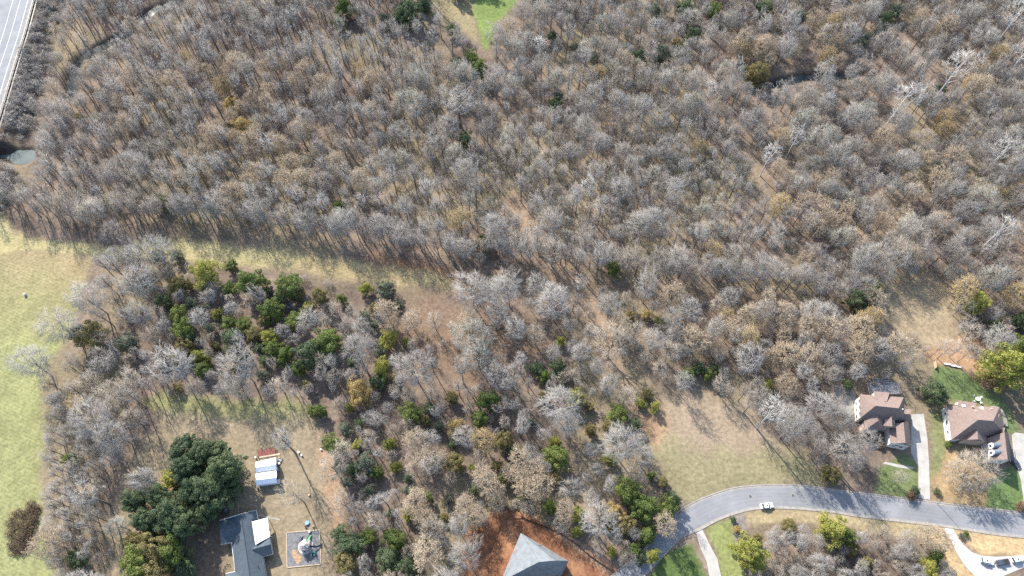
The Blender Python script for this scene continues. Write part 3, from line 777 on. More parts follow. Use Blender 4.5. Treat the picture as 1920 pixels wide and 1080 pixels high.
# --- twin sheds with the red deck
Z2 = lambda x, y, z=0: P(400 + x / 8, 820 + y / 8, z)
def shed(lb, pts, eav, rid):
    """pts: back eave l,r; ridge l,r; front eave l,r"""
    org = Z2(790, (pts[2][1] + pts[3][1]) / 2)
    t = thing('shed', lb, 'shed', org, group='twin white sheds')
    bl, br = Z2(*pts[0], eav), Z2(*pts[1], eav); rl, rr_ = Z2(*pts[2], rid), Z2(*pts[3], rid); fl, fr = Z2(*pts[4], eav), Z2(*pts[5], eav)
    roof_part('roof', [(bl, br, rr_, rl), (rl, rr_, fr, fl)], M_WMETAL, t, org, .1)
    q = walls(t, org, xy(fl, fr, br, bl), 0, eav - .1, mat('shed_siding', (.50, .52, .54), var=.08), .22)
    g = MB()
    for (a, c, r) in ((fr, br, rr_), (bl, fl, rl)):
        g.add([np.array(p) - np.array(org) + ((.0, 0, -.12) if True else 0) for p in (a, c, r)], [(0, 1, 2)])
    g.build('gable', M_TRIM, t)
    a, c = np.array(q[1]), np.array(q[2]); d = (c - a) / np.linalg.norm(c - a); nn = np.array((d[1], -d[0]))
    m = (a + c) / 2 + nn * .04 - np.array(org[:2])
    b = MB(); b.box((*m, 1.0), (1.4, .08, 2.0), math.atan2(d[1], d[0])); dr = b.build('door', M_DARKW, t)
    b = MB(); b.box((m[0] + nn[0] * .08, m[1] + nn[1] * .08, 1.0), (.08, .08, .2)); b.build('handle', M_IRON, dr)
    for k in range(9):   # standing seams
        f = (k + .5) / 9; b = MB()
        for (s0, s1, e0, e1) in ((bl, br, rl, rr_), (fl, fr, rl, rr_)):
            p = np.array(s0) * (1 - f) + np.array(s1) * f - np.array(org); e = np.array(e0) * (1 - f) + np.array(e1) * f - np.array(org)
            b.tube([p + (0, 0, .02), e + (0, 0, .02)], .03, 4)
        b.build('roof_seam', M_WMETAL, t)
shed('white-roofed metal shed next to the red deck', [(632, 372), (936, 304), (638, 452), (940, 402), (644, 530), (950, 486)], 2.6, 3.9)
shed('white-roofed metal shed farther from the red deck', [(636, 545), (942, 500), (638, 640), (946, 602), (644, 722), (952, 684)], 2.6, 3.9)
rd = thing('red_deck', 'red-stained wooden deck with pale handrail beside the sheds', 'deck', Z2(795, 225))
og = np.array(Z2(795, 225)); a0, a1, b0, b1 = [np.array(Z2(x, y, .6)) - og for x, y in ((655, 190), (925, 155), (664, 290), (935, 252))]
me = None
for k in range(16):
    f0, f1 = k / 16 + .005, (k + 1) / 16 - .005
    q = [a0 * (1 - f0) + a1 * f0, a0 * (1 - f1) + a1 * f1, b0 * (1 - f1) + b1 * f1, b0 * (1 - f0) + b1 * f0]
    b = MB(); b.prism([(p[0], p[1]) for p in q], .5, .6); b.build('plank', M_REDW, rd)
b = MB(); hp = [np.array(Z2(x, y, 1.6)) - og for x, y in ((690, 300), (850, 275), (1000, 248))]
for p, q in zip(hp[:-1], hp[1:]):
    d = q - p; b.box((p + q) / 2, (np.linalg.norm(d), .55, .07), math.atan2(d[1], d[0]))
b.build('handrail', M_TANW, rd)
for p in (a0, a0 * .75 + a1 * .25, a0 * .5 + a1 * .5, a0 * .25 + a1 * .75, a1):
    b = MB(); b.box((p[0], p[1] + .1, .75), (.12, .12, 1.5)); b.build('post', M_REDW, rd)
for p in (b0, b1):
    b = MB(); b.box((p[0], p[1], .75), (.14, .14, 1.5)); b.build('post', M_TANW, rd)

# small things round the sheds
M_WPLAST = mat('white_plastic', (.75, .74, .72), rough=.5, var=.05)
def bucket(px, py, lb, r=.32, h=.7, m=M_WPLAST, zf=Z2, nm='white_drum', cat='drum', grp='white drums round the yard'):
    c = zf(px, py); t = thing(nm, lb, cat, c, group=grp)
    b = MB(); b.tube([(0, 0, 0), (0, 0, h * .5), (0, 0, h)], [r * .92, r, r * .95], 12); b.build('body', m, t, True)
    b = MB(); b.tube([(0, 0, h), (0, 0, h + .06)], [r * 1.05, r * 1.02], 12); b.build('lid', m, t)
bucket(1285, 232, 'white drum under the bare tree, nearer the sheds', .38, .8)
bucket(1328, 272, 'white drum under the bare tree, farther from the sheds', .33, .7)
bucket(1617, 188, 'white drum at the foot of the round dark evergreen', .3, .6)
bucket(1645, 135, 'small white drum beside the trunk of the round evergreen', .25, .5)
bucket(1440, 868, 'tan drum alone on the yard dirt', .33, .6, M_TANW)
bucket(640, 308, 'pale drum at the corner of the red deck', .3, .8)
bucket(668, 765, 'grey drum by the corner of the lower shed', .35, .9, M_GALV)
def chair(px, py, lb, rz, m=M_WPLAST, zf=Z2, grp='white garden chairs by the sheds'):
    t = thing('garden_chair', lb, 'chair', zf(px, py), rz, grp)
    b = MB(); b.box((0, 0, .42), (.62, .6, .07)); b.build('seat', m, t)
    b = MB(); b.box((0, .3, .72), (.62, .07, .6)); b.build('backrest', m, t)
    for sx in (-.27, .27):
        b = MB(); b.box((sx, 0, .62), (.07, .55, .05)); b.build('armrest', m, t)
        for sy in (-.25, .25): b = MB(); b.box((sx, sy, .19), (.06, .06, .38)); b.build('leg', m, t)
chair(998, 328, 'white garden chair by the upper shed door, nearest the red deck', .4)
chair(1012, 356, 'white garden chair in the middle by the upper shed door', 1.2)
chair(990, 395, 'white garden chair by the upper shed door, farthest from the deck', 2.2)
chair(992, 652, 'white garden chair by the lower shed door, upper one', .2)
chair(988, 684, 'white garden chair by the lower shed door, lower one', 1.7)
tc = thing('garden_cart', 'black garden cart with a pale load behind the slate-roofed house', 'cart', Z3(205, 110), .3)
b = MB(); b.box((0, 0, .6), (1.4, 2.6, .12)); b.build('bed', M_IRON, tc)
for sx in (-.7, .7): b = MB(); b.box((sx, 0, .85), (.08, 2.6, .4)); b.build('side_board', M_IRON, tc)
b = MB(); b.box((0, .3, .95), (.9, 1.0, .5)); b.build('cover', M_GALV, tc)
for sx in (-.82, .82):
    b = MB(); b.tube([(sx - .1, -.4, .35), (sx + .1, -.4, .35)], .35, 12); b.build('wheel', M_IRON, tc)
b = MB(); b.tube([(0, 1.3, .55), (0, 2.4, .45)], .05, 6); b.build('drawbar', M_IRON, tc)

# ------------------------------------------------------------------ playground
pad = [Z3(x, y) for x, y in ((1100, 430), (1592, 390), (1616, 905), (1108, 955))]
b = MB(); b.prism(shrink([p[:2] for p in pad], .16), .0, .06); b.build('play_pad', mat('grey_rubber_mulch', (.150, .150, .150), var=.22, scale=.9, bump=.5), kind='structure')
sheet('bare_sand', [(400 + x / 8, 945 + y / 8) for x, y in ((1185, 690), (1240, 690), (1270, 760), (1330, 800), (1270, 900), (1225, 850), (1185, 760))], .075, mat('orange_sand', (.33, .21, .12), var=.25, scale=1.5), smooth=4)
pt = thing('timber_border', 'tan timber border framing the grey playground pad', 'border', (*pad[0][:2], 0))
for i in range(4):
    a = np.array(pad[i][:2]); c = np.array(pad[(i + 1) % 4][:2]); n = 5
    for k in range(n):
        p = a + (c - a) * k / n - np.array(pad[0][:2]); q = a + (c - a) * (k + 1) / n - np.array(pad[0][:2]); d = q - p
        b = MB(); b.box((*((p + q) / 2), .1), (np.linalg.norm(d) - .03, .26, .22), math.atan2(d[1], d[0])); b.build('timber', M_TANW, pt)
M_NAVY = mat('navy_plastic', (.02, .03, .08), rough=.4, spec=.5, var=.1)
M_GREENP = mat('green_plastic', (.05, .26, .10), rough=.4, spec=.5, var=.1)
M_TEAL = mat('teal_plastic', (.03, .26, .25), rough=.4, spec=.5, var=.1)
M_CANV = mat('sun_bleached_canvas', (.40, .37, .35), var=.45, scale=1.8)
og = Z3(1385, 640)
ps = thing('playset', 'white-topped playset with green and navy slides on the pad', 'playset', og)
RZ = lambda r, n=8, p=.39: [(r * math.cos(2 * math.pi * k / n + p), r * math.sin(2 * math.pi * k / n + p)) for k in range(n)]
b = MB(); b.prism(RZ(1.75), 1.3, 1.42); b.build('platform', M_TANW, ps)
for x, y in RZ(1.6): b = MB(); b.tube([(x, y, 0), (x, y, 2.9)], .07, 6); b.build('post', M_WPLAST, ps)
b = MB(); ro = RZ(1.7); ri = RZ(.5)
b.add([(*p, 2.75) for p in ro] + [(*p, 3.5) for p in ri] + [(0, 0, 3.6)], [(k, (k + 1) % 8, 8 + (k + 1) % 8, 8 + k) for k in range(8)] + [(8 + k, 8 + (k + 1) % 8, 16) for k in range(8)]); b.build('canopy', M_CANV, ps)
for k in range(5):
    a = 3.6 + k * .45; b = MB(); b.box((1.78 * math.cos(a), 1.78 * math.sin(a), 1.85), (.08, .8, .8), a); b.build('panel', M_NAVY if k % 2 else M_WPLAST, ps)
def slide(nm, m, a, r0, r1, w, z0, bend=0):
    b = MB(); n = 8; vs = []
    for k in range(n + 1):
        f = k / n; r = r0 + (r1 - r0) * f; aa = a + bend * f * f
        z = z0 * (1 - f) ** 1.1 + .2; c = np.array((r * math.cos(aa), r * math.sin(aa))); t_ = np.array((-math.sin(aa), math.cos(aa)))
        for s, dz in ((-1, .22), (-.75, 0), (.75, 0), (1, .22)): vs.append((*(c + t_ * w / 2 * s), z + dz))
    b.add(vs, [(4 * k + j, 4 * k + j + 1, 4 * k + j + 5, 4 * k + j + 4) for k in range(n) for j in range(3)])
    b.build(nm, m, ps)
slide('slide', M_GREENP, 1.25, 1.7, 4.0, .8, 1.3)
slide('slide', M_NAVY, 2.4, 1.7, 3.9, .7, 1.3, -.35)
slide('slide', M_NAVY, -.1, 1.7, 5.6, .6, 1.4, .2)
b = MB(); b.prism(RZ(2.6, 12), .064, .09); b.build('base_mat', mat('pale_sand', (.42, .37, .33), var=.2, scale=2), ps)
tb = thing('toddler_climber', 'small teal plastic climber at the lower corner of the pad', 'play equipment', Z3(1510, 755), .1)
for sx in (-.6, .6): b = MB(); b.box((sx, 0, .65), (.12, 1.3, 1.2)); b.build('side_panel', M_TEAL, tb)
b = MB(); b.box((0, .55, .6), (1.1, .1, 1.0)); b.build('back_panel', M_TEAL, tb)
b = MB(); b.box((0, 0, .5), (1.1, 1.0, .1)); b.build('platform', M_IRON, tb)
bn = thing('bench', 'dark bench standing on the grey playground pad', 'bench', Z3(1392, 832), -.7)
b = MB(); b.box((0, 0, .45), (1.6, .4, .08)); b.build('seat', M_IRON, bn)
b = MB(); b.box((0, .22, .75), (1.6, .06, .45)); b.build('backrest', M_IRON, bn)
for sx in (-.65, .65): b = MB(); b.box((sx, 0, .2), (.08, .4, .4)); b.build('leg', M_IRON, bn)
tp = thing('toy_table', 'blue and white toy water table above the playground pad', 'toy', Z3(1412, 285), .5)
b = MB(); b.prism(RZ(.75, 10), .5, .62); b.build('basin', mat('pale_blue_plastic', (.18, .32, .55), rough=.4), tp)
for k in range(4): a = k * 1.57; b = MB(); b.box((.5 * math.cos(a), .5 * math.sin(a), .25), (.1, .1, .5)); b.build('leg', M_WPLAST, tp)
bucket(1447, 415, 'round pale stump-like drum on the upper edge of the pad', .5, .6, M_CANV, Z3)
chair(1385, 345, 'tan garden chair between the toy table and the pad', .3, M_TANW, Z3, 'tan chairs above the pad')
chair(1500, 335, 'tan garden chair by the pad under the thin tree', 2.0, M_TANW, Z3, 'tan chairs above the pad')

# ------------------------------------------------------------------ vehicles
M_CARW = mat('white_car_paint', (.78, .78, .79), rough=.3, spec=.6, var=.02)
M_CARD = mat('charcoal_car_paint', (.045, .052, .06), rough=.3, spec=.6, var=.05)
M_TYRE = mat('tyre_rubber', (.03, .03, .03), rough=.9)
M_LAMP = mat('clear_lamp', (.7, .7, .68), rough=.2, spec=.6)
M_REDL = mat('red_lamp', (.4, .02, .02), rough=.3, spec=.5)
def loft(secs, n_close=True):
    """secs: list of rings (same count) -> MB"""
    b = MB(); n = len(secs[0])
    b.add([p for s in secs for p in s], [(i * n + k, i * n + (k + 1) % n, (i + 1) * n + (k + 1) % n, (i + 1) * n + k) for i in range(len(secs) - 1) for k in range(n)] + [tuple(range(n - 1, -1, -1)), tuple((len(secs) - 1) * n + k for k in range(n))])
    return b
def ring(x, w, z0, z1, r=.16):
    return [(x, -w + r, z0), (x, w - r, z0), (x, w, z0 + r), (x, w, z1 - r), (x, w - r * 1.3, z1), (x, -w + r * 1.3, z1), (x, -w, z1 - r), (x, -w, z0 + r)]
def car(lb, px, py, qx, qy, paint, kind='suv', nm='parked_car', cat='car', s=1.0, grp='vehicles parked on the white drive', z=.05):
    a = np.array(P(px, py, .6)); c = np.array(P(qx, qy, .6)); m = (a + c) / 2; d = c - a
    t = thing(nm, lb, cat, (m[0], m[1], z), math.atan2(d[1], d[0]), grp); t.scale = (s, s, s)
    L = 2.35 if kind != 'pickup' else 2.8
    W = .93 if kind != 'pickup' else .99
    hood = 1.02 if kind != 'pickup' else 1.15
    secs = [ring(-L, W * .86, .42, .85), ring(-L + .12, W * .95, .32, hood - .04), ring(-L + .9, W, .28, hood), ring(0, W, .27, hood), ring(L - 1.3, W, .28, hood), ring(L - .4, W * .97, .3, hood - .12), ring(L - .06, W * .86, .38, hood - .3), ring(L, W * .75, .45, hood - .42)]
    loft(secs).build('body', paint, t, False)
    if kind == 'pickup':
        x0, x1, x2, x3 = -.15, .1, 1.05, 1.55
    elif kind == 'suv':
        x0, x1, x2, x3 = -L + .15, -L + .6, .35, 1.15
    else:
        x0, x1, x2, x3 = -1.75, -1.05, .3, 1.15
    hr = {'suv': 1.72, 'sedan': 1.46, 'pickup': 1.85}[kind]
    wr = W * .78
    gl = MB(); gl.add([(x0, -W * .93, hood - .02), (x3, -W * .93, hood - .06), (x3, W * .93, hood - .06), (x0, W * .93, hood - .02), (x1, -wr, hr - .05), (x2, -wr, hr - .05), (x2, wr, hr - .05), (x1, wr, hr - .05)],
                      [(0, 1, 5, 4), (1, 2, 6, 5), (2, 3, 7, 6), (3, 0, 4, 7), (4, 5, 6, 7)]); gl.build('glazing', M_GLASS, t)
    rf = MB(); rf.prism([(x1 - .05, -wr - .02), (x2 + .05, -wr - .02), (x2 + .12, 0), (x2 + .05, wr + .02), (x1 - .05, wr + .02)], hr - .05, hr + .03); rt = rf.build('roof_panel', paint, t)
    if kind != 'pickup':
        g = MB(); g.box(((x1 + x2) / 2 + .25, 0, hr + .036), (.55, wr * 1.1, .012)); g.build('sunroof', M_GLASS, rt)
    if kind == 'pickup':
        g = MB()
        g.box((-1.5, 0, hood + .006), (2.3, W * 1.6, .02)); g.build('bed_cover', M_TYRE if paint is M_CARD else M_CARD, t)
    for sx in (-L + .85, L - .9):
        for sy in (-1, 1):
            b = MB(); b.tube([(sx, sy * (W - .2), .34), (sx, sy * (W + .02), .34)], .34, 14); w = b.build('tyre', M_TYRE, t)
            b = MB(); b.tube([(sx, sy * (W + .0), .34), (sx, sy * (W + .03), .34)], .21, 10); b.build('rim', M_GALV, w)
    for sy in (-1, 1):
        b = MB(); b.box((L - .1, sy * W * .64, hood - .36), (.18, .34, .14)); b.build('headlight', M_LAMP, t)
        b = MB(); b.box((-L + .03, sy * W * .7, hood - .22), (.1, .26, .16)); b.build('tail_light', M_REDL, t)
        b = MB(); b.box((x3 - .25, sy * (W + .1), hood + .08), (.14, .2, .14)); b.build('mirror', paint, t)
car('white car parked at the inner kerb of the road bend', 1426, 950, 1449, 947, M_CARW, 'sedan', grp='cars on the street', z=.03)
car('white sport utility car with dark sunroof on the white drive', 1839, 1050, 1862, 1055, M_CARW, 'suv', s=.93)
car('charcoal pickup truck between two white vehicles on the drive', 1891, 1052, 1867, 1056, M_CARD, 'pickup', 'parked_pickup', 'pickup truck', s=.86)
car('white vehicle at the far end of the white drive', 1896, 1051, 1919, 1046, M_CARW, 'suv', s=.93)
car('dark car beside the garage of the house with barrel dormers', 1898, 862, 1907, 872, M_CARD, 'sedan', grp='cars beside houses')

# ------------------------------------------------------------------ street lamp, field box, fences, logs
c = P(1757, 944)
sl = thing('street_lamp', 'slim street lamp by the driveway mouth with a curved arm', 'street lamp', (c[0], c[1], 0))
b = MB(); b.tube([(0, 0, 0), (0, 0, 4), (0, 0, 7.6)], [.11, .09, .07], 8); b.build('pole', M_GALV, sl)
b = MB(); b.tube([(0, 0, 7.6), (.1, -.3, 8.2), (.35, -.9, 8.6), (.6, -1.6, 8.7)], .05, 6); b.build('arm', M_GALV, sl)
b = MB(); b.box((.72, -1.9, 8.68), (.3, .6, .14), .38); b.build('lamp_head', M_IRON, sl)
c = P(48, 553)
fb = thing('field_box', 'white box with dark hatch alone in the hay field', 'box', c, .3)
b = MB(); b.box((0, 0, .5), (.9, .8, 1.0)); b.build('cabinet', M_WPLAST, fb)
b = MB(); b.box((0, 0, 1.05), (1.0, .9, .1)); b.build('lid', M_TANW, fb)
b = MB(); b.box((.05, -.41, .5), (.5, .04, .6)); b.build('hatch', M_IRON, fb)
c = P(1751, 684)
tl = thing('tan_trellis', 'pale tan wooden screen at the tip of the back lawn', 'screen', (c[0], c[1], 0), 1.45)
for k in range(5): b = MB(); b.box((-1.4 + k * .7, 0, .9), (.62, .08, 1.8)); b.build('plank', M_TANW, tl)
for k in range(2): b = MB(); b.box((0, .09, .4 + k), (3.6, .08, .12)); b.build('rail', M_TANW, tl)
for i, (px, py, lb) in enumerate(((1773, 683, 'white lawn lounger at the top edge of the back lawn, nearer the tan screen'), (1784, 686, 'white lawn lounger in the middle at the top of the back lawn'), (1794, 688, 'white lawn lounger at the top edge of the lawn, farthest from the screen'))):
    c = P(px, py); M_LG = mat('faded_white_plastic', (.42, .41, .40), var=.15); t = thing('lawn_lounger', lb, 'lounger', c, -.2, 'loungers on the back lawn')
    b = MB(); b.box((0, 0, .4), (1.5, .75, .09)); b.build('seat', M_LG, t)
    b = MB(); b.add([(.7, -.37, .4), (1.3, -.37, .9), (1.3, .37, .9), (.7, .37, .4), (.7, -.37, .32), (1.3, -.37, .82), (1.3, .37, .82), (.7, .37, .32)], [(0, 1, 2, 3), (7, 6, 5, 4), (0, 4, 5, 1), (2, 6, 7, 3), (1, 5, 6, 2)]); b.build('backrest', M_LG, t)
    for sx in (-.65, .65):
        for sy in (-.3, .3): b = MB(); b.box((sx, sy, .18), (.06, .06, .36)); b.build('leg', M_LG, t)
def fence(nm, lb, pts, h, m, n, rails=(.3, .8), cat='fence', grp=None, thick=.04, sheeted=False):
    ln = resample(Px(pts), n); l0 = np.array(ln[0]); t = thing(nm, lb, cat, (*l0, 0), group=grp)
    me = None
    for p in ln:
        q = np.array(p) - l0
        if me is None:
            b = MB(); b.box((0, 0, h / 2), (.12, .12, h)); o = b.build('post', m, t); me = o.data
        else: o = obj('post', me, None, t)
        o.location = (q[0], q[1], 0)
    for p, q in zip(ln[:-1], ln[1:]):
        a = np.array(p) - l0; c = np.array(q) - l0; d = c - a
        b = MB()
        if sheeted: b.box((*((a + c) / 2), h * .45), (np.linalg.norm(d) - .13, .04, h * .8), math.atan2(d[1], d[0]))
        else:
            for r in rails: b.box((*((a + c) / 2), h * r), (np.linalg.norm(d) - .13, thick, .12), math.atan2(d[1], d[0]))
        b.build('panel' if sheeted else 'rail', m, t)
fence('silt_fence', 'black fabric silt fence curving across the red clay lot', [(945, 950), (968, 965), (992, 976), (1015, 985), (1045, 997), (1080, 1020), (1110, 1045), (1150, 1072)], .9, mat('black_geotextile', (.03, .028, .028)), 22, sheeted=True)
fence('grey_fence', 'short pale fence at the corner of the back lawn', [(1819, 693), (1820, 704)], 1.3, M_GREYW, 4)
fence('yard_fence', 'thin wire fence running behind the slate-roofed house', [(447, 944), (449, 963)], 1.2, M_TANW, 5)
fence('yard_fence', 'low pale fence along the garden bed of the slate-roofed house', [(420, 1080), (418, 1066), (426, 1055), (431, 1058)], 1.0, M_TANW, 6)
def log(lb, a, c, r):
    p, q = np.array(P(*a, r + .2)), np.array(P(*c, r * .6 + .2)); t = thing('fallen_log', lb, 'log', (p[0], p[1], 0), group='fallen trunks')
    d = q - p; b = MB(); o = np.array((0, 0, r + .1))
    b.tube([o, o + d * .5 + (.2, .1, .1), o + d], [r, r * .85, r * .5], 7); b.build('trunk', mat('bleached_log', (.26, .23, .2), var=.25, scale=2), t)
    for f, s in ((.55, 1), (.75, -1)):
        b = MB(); e = o + d * f; n_ = np.array((-d[1], d[0], .4 * np.linalg.norm(d))); n_ = n_ / np.linalg.norm(n_)
        b.tube([e, e + n_ * s * 1.4 + d / np.linalg.norm(d) * .8], [r * .35, r * .12], 5); b.build('branch', bpy.data.materials['bleached_log'], t)
log('long bleached fallen trunk in the dark gap above the clay lot', (1060, 925), (1073, 975), .3)
log('shorter fallen trunk lying at the shaded edge of the clay lot', (1049, 962), (1076, 986), .25)
log('pale fallen trunk along the lower edge of the clay lot', (1110, 1025), (1135, 1050), .25)

# ------------------------------------------------------------------ trees: generators
def skel_pyr(B, T, w):
    """3-sided tapering twigs, vectorised: bases B, tips T, widths w"""
    d = T - B; L = np.linalg.norm(d, axis=1, keepdims=True) + 1e-9; d = d / L
    ref = np.where(np.abs(d[:, 2:3]) < .9, np.array([[0, 0, 1.0]]), np.array([[1.0, 0, 0]]))
    u = np.cross(d, ref); u /= np.linalg.norm(u, axis=1, keepdims=True) + 1e-9; v = np.cross(d, u)
    w = np.reshape(w, (-1, 1)) * np.ones((len(B), 1))
    V = np.stack([B + u * w, B + (-.5 * u + .866 * v) * w, B + (-.5 * u - .866 * v) * w, T], 1).reshape(-1, 3)
    n = len(B); k = np.arange(n)[:, None] * 4
    F = np.concatenate([k + [0, 1, 3], k + [1, 2, 3], k + [2, 0, 3]], 0)
    return V, F
def np_mesh(name, parts, mats):
    """parts: list of (V, F tri, material index)"""
    Vs = []; Fs = []; mi = []; o = 0
    for V, F, m in parts:
        if not len(F): continue
        Vs.append(V); Fs.append(F + o); mi.append(np.full(len(F), m)); o += len(V)
    V = np.concatenate(Vs); F = np.concatenate(Fs); mi = np.concatenate(mi)
    me = bpy.data.meshes.new(name)
    me.vertices.add(len(V)); me.vertices.foreach_set('co', V.astype(np.float32).ravel())
    me.loops.add(F.size); me.loops.foreach_set('vertex_index', F.astype(np.int32).ravel())
    me.polygons.add(len(F)); me.polygons.foreach_set('loop_start', np.arange(len(F), dtype=np.int32) * 3)
    for m in mats: me.materials.append(m)
    me.polygons.foreach_set('material_index', mi.astype(np.int32))
    me.update(calc_edges=True)
    return me
def tri_of(mb):
    F = []
    for f in mb.f:
        for i in range(1, len(f) - 1): F.append((f[0], f[i], f[i + 1]))
    return np.array(mb.v, float).reshape(-1, 3), np.array(F, int).reshape(-1, 3)
def unit(n, r, up=0.0):
    d = r.normal(size=(n, 3)); d[:, 2] = d[:, 2] + up
    return d / (np.linalg.norm(d, axis=1, keepdims=True) + 1e-9)
def leaf_quads(C, N, s, r):
    """small leaf faces at C, normals about N"""
    n = len(C); t = np.cross(N, r.normal(size=(n, 3))); t /= np.linalg.norm(t, axis=1, keepdims=True) + 1e-9
    b = np.cross(N, t); s = np.reshape(s, (-1, 1)) * np.ones((n, 1))
    V = np.stack([C - t * s, C + b * s * .6, C + t * s, C - b * s * .6], 1).reshape(-1, 3)
    k = np.arange(n)[:, None] * 4
    return V, np.concatenate([k + [0, 1, 2], k + [0, 2, 3]], 0)

def gen_bare(seed, h, r_, cb=.35, n1=9, n2=60, n3=420, n4=5, tw=.02, thick=1.0, leaves=0, leaf_s=.2, twl=(.5, 1.3), top_bias=.15, trunk_r=.013, limb=.5, vase=0.0):
    """returns trunk (V,F), crown twigs (V,F), leaves (V,F)"""
    r = np.random.default_rng(seed)
    tm = MB(); cz = h * (cb + 1) / 2; cc = h * (1 - cb) / 2
    top = h * (cb + .25); lean = r.normal(size=2) * .02 * h
    tp = [np.array((lean[0] * f * f + r.normal() * .04, lean[1] * f * f + r.normal() * .04, top * f - .2)) for f in np.linspace(0, 1, 5)]
    R0 = h * trunk_r * thick
    tm.tube(tp, [R0 * 1.25, R0, R0 * .9, R0 * .8, R0 * .6], 6, False)
    nodes = []; nrad = []
    cen = np.array((lean[0], lean[1], cz))
    for i in range(n1):
        a = i * 2.39996 + r.random() * .6
        f = .5 + .5 * (i + .5) / n1 if i < n1 - 1 else 1
        st = tp[0] * 0 + np.array([np.interp(f, np.linspace(0, 1, 5), [p[k] for p in tp]) for k in range(3)])
        el = math.radians(8 + 75 * (i / (n1 - 1)) ** 1.3) if i < n1 - 1 else math.radians(86)
        q = r.uniform(.68, .9)
        en = cen + np.array((math.cos(a) * math.cos(el) * r_ * q, math.sin(a) * math.cos(el) * r_ * q, math.sin(el) * cc * q))
        ct = st + (en - st) * .45 + np.array((math.cos(a), math.sin(a), 0)) * .12 * r_ + np.array((0, 0, -.05 * h * math.cos(el)))
        pts = []
        for t in np.linspace(0, 1, 6):
            p = st * (1 - t) ** 2 + 2 * ct * t * (1 - t) + en * t * t
            if 0 < t < 1: p = p + r.normal(size=3) * .035 * r_
            pts.append(p)
        lr = R0 * r.uniform(.38, .55)
        tm.tube(pts, [lr, lr * .85, lr * .7, lr * .55, lr * .4, lr * .2], 4, False)
        for t, p in zip(np.linspace(0, 1, 6)[1:], pts[1:]): nodes.append(p); nrad.append(lr * (1 - .75 * t))
        for p, q_ in zip(pts[1:-1], pts[2:]): nodes.append((p + q_) / 2); nrad.append(lr * .4)
    nodes = np.array(nodes); nrad = np.array(nrad)
    env = np.array((r_, r_, cc))
    def targets(n, lo, hi):
        d = unit(n, r, top_bias); rad = r.uniform(lo, hi, (n, 1))
        # lumpy outline
        lump = 1 + .17 * np.sin(d[:, 0:1] * 5 + seed) * np.cos(d[:, 1:2] * 4 + seed * 2) + .20 * np.sin(d[:, 0:1] * 2.3 + seed * 1.7 + d[:, 1:2] * 1.9) + .06 * r.normal(size=(n, 1))
        o = d * env * rad * lump
        if vase: o[:, :2] *= np.clip(1 - vase * .5 + vase * .6 * (o[:, 2:3] / cc), .3, 1.25)
        return cen + o
    T2 = targets(n2, .45, .9)
    D = ((T2[:, None] - nodes[None]) ** 2).sum(2) + 30 * (nodes[None, :, 2] > T2[:, None, 2] + .3)
    k = D.argmin(1); B2 = nodes[k]; W2 = np.maximum(.035 + .05 * (limb - .5), nrad[k] * limb)
    mid = (B2 + T2) / 2 + r.normal(size=T2.shape) * .12 + np.array((0, 0, .12))
    V1, F1 = skel_pyr(B2, mid + (mid - B2) * .25, W2); V2, F2 = skel_pyr(mid, T2 + (T2 - mid) * .2, W2 * .65)
    n2s = np.concatenate([mid, T2, (mid + T2) / 2, (B2 + mid) / 2])
    T3 = targets(n3, .6, 1.03)
    rad2 = np.linalg.norm((n2s - cen) / env, axis=1); rad3 = np.linalg.norm((T3 - cen) / env, axis=1)
    D = ((T3[:, None] - n2s[None]) ** 2).sum(2) + 60 * np.maximum(0, rad2[None] + .12 - rad3[:, None]) ** 2; k = D.argmin(1); B3 = n2s[k]
    mx = 2.6 * r_ / 5
    dd = T3 - B3; l = np.linalg.norm(dd, axis=1, keepdims=True); T3 = B3 + dd * np.minimum(1, mx / (l + 1e-9))
    V3, F3 = skel_pyr(B3, T3, np.full(n3, tw * 1.7))
    rep = np.repeat(np.arange(n3), n4); f = r.uniform(.3, 1, (len(rep), 1)); B4 = B3[rep] + (T3 - B3)[rep] * f
    d3 = (T3 - B3); d3 = d3 / (np.linalg.norm(d3, axis=1, keepdims=True) + 1e-9)
    outw = (B4 - cen) / env; outw /= np.linalg.norm(outw, axis=1, keepdims=True) + 1e-9
    d4 = d3[rep] * .85 + r.normal(size=(len(rep), 3)) * .36 + outw * .45 + np.array((0, 0, .18)); d4 /= np.linalg.norm(d4, axis=1, keepdims=True)
    L4 = r.uniform(*twl, (len(rep), 1)) * min(1.2, r_ / 4.5)
    V4, F4 = skel_pyr(B4, B4 + d4 * L4, np.full(len(rep), tw))
    parts = [(V1, F1), (V2, F2), (V3, F3), (V4, F4)]
    Vc = np.concatenate([p[0] for p in parts]); o = np.cumsum([0] + [len(p[0]) for p in parts[:-1]])
    Fc = np.concatenate([p[1] + oo for p, oo in zip(parts, o)])
    lv = (np.zeros((0, 3)), np.zeros((0, 3), int))
    if leaves:
        j = r.integers(0, len(rep), leaves); C = B4[j] + d4[j] * L4[j] * r.uniform(.2, 1.1, (leaves, 1)) + r.normal(size=(leaves, 3)) * .12
        lv = leaf_quads(C, unit(leaves, r, .5), r.uniform(.6, 1.2, leaves) * leaf_s, r)
    return tri_of(tm), (Vc, Fc), lv

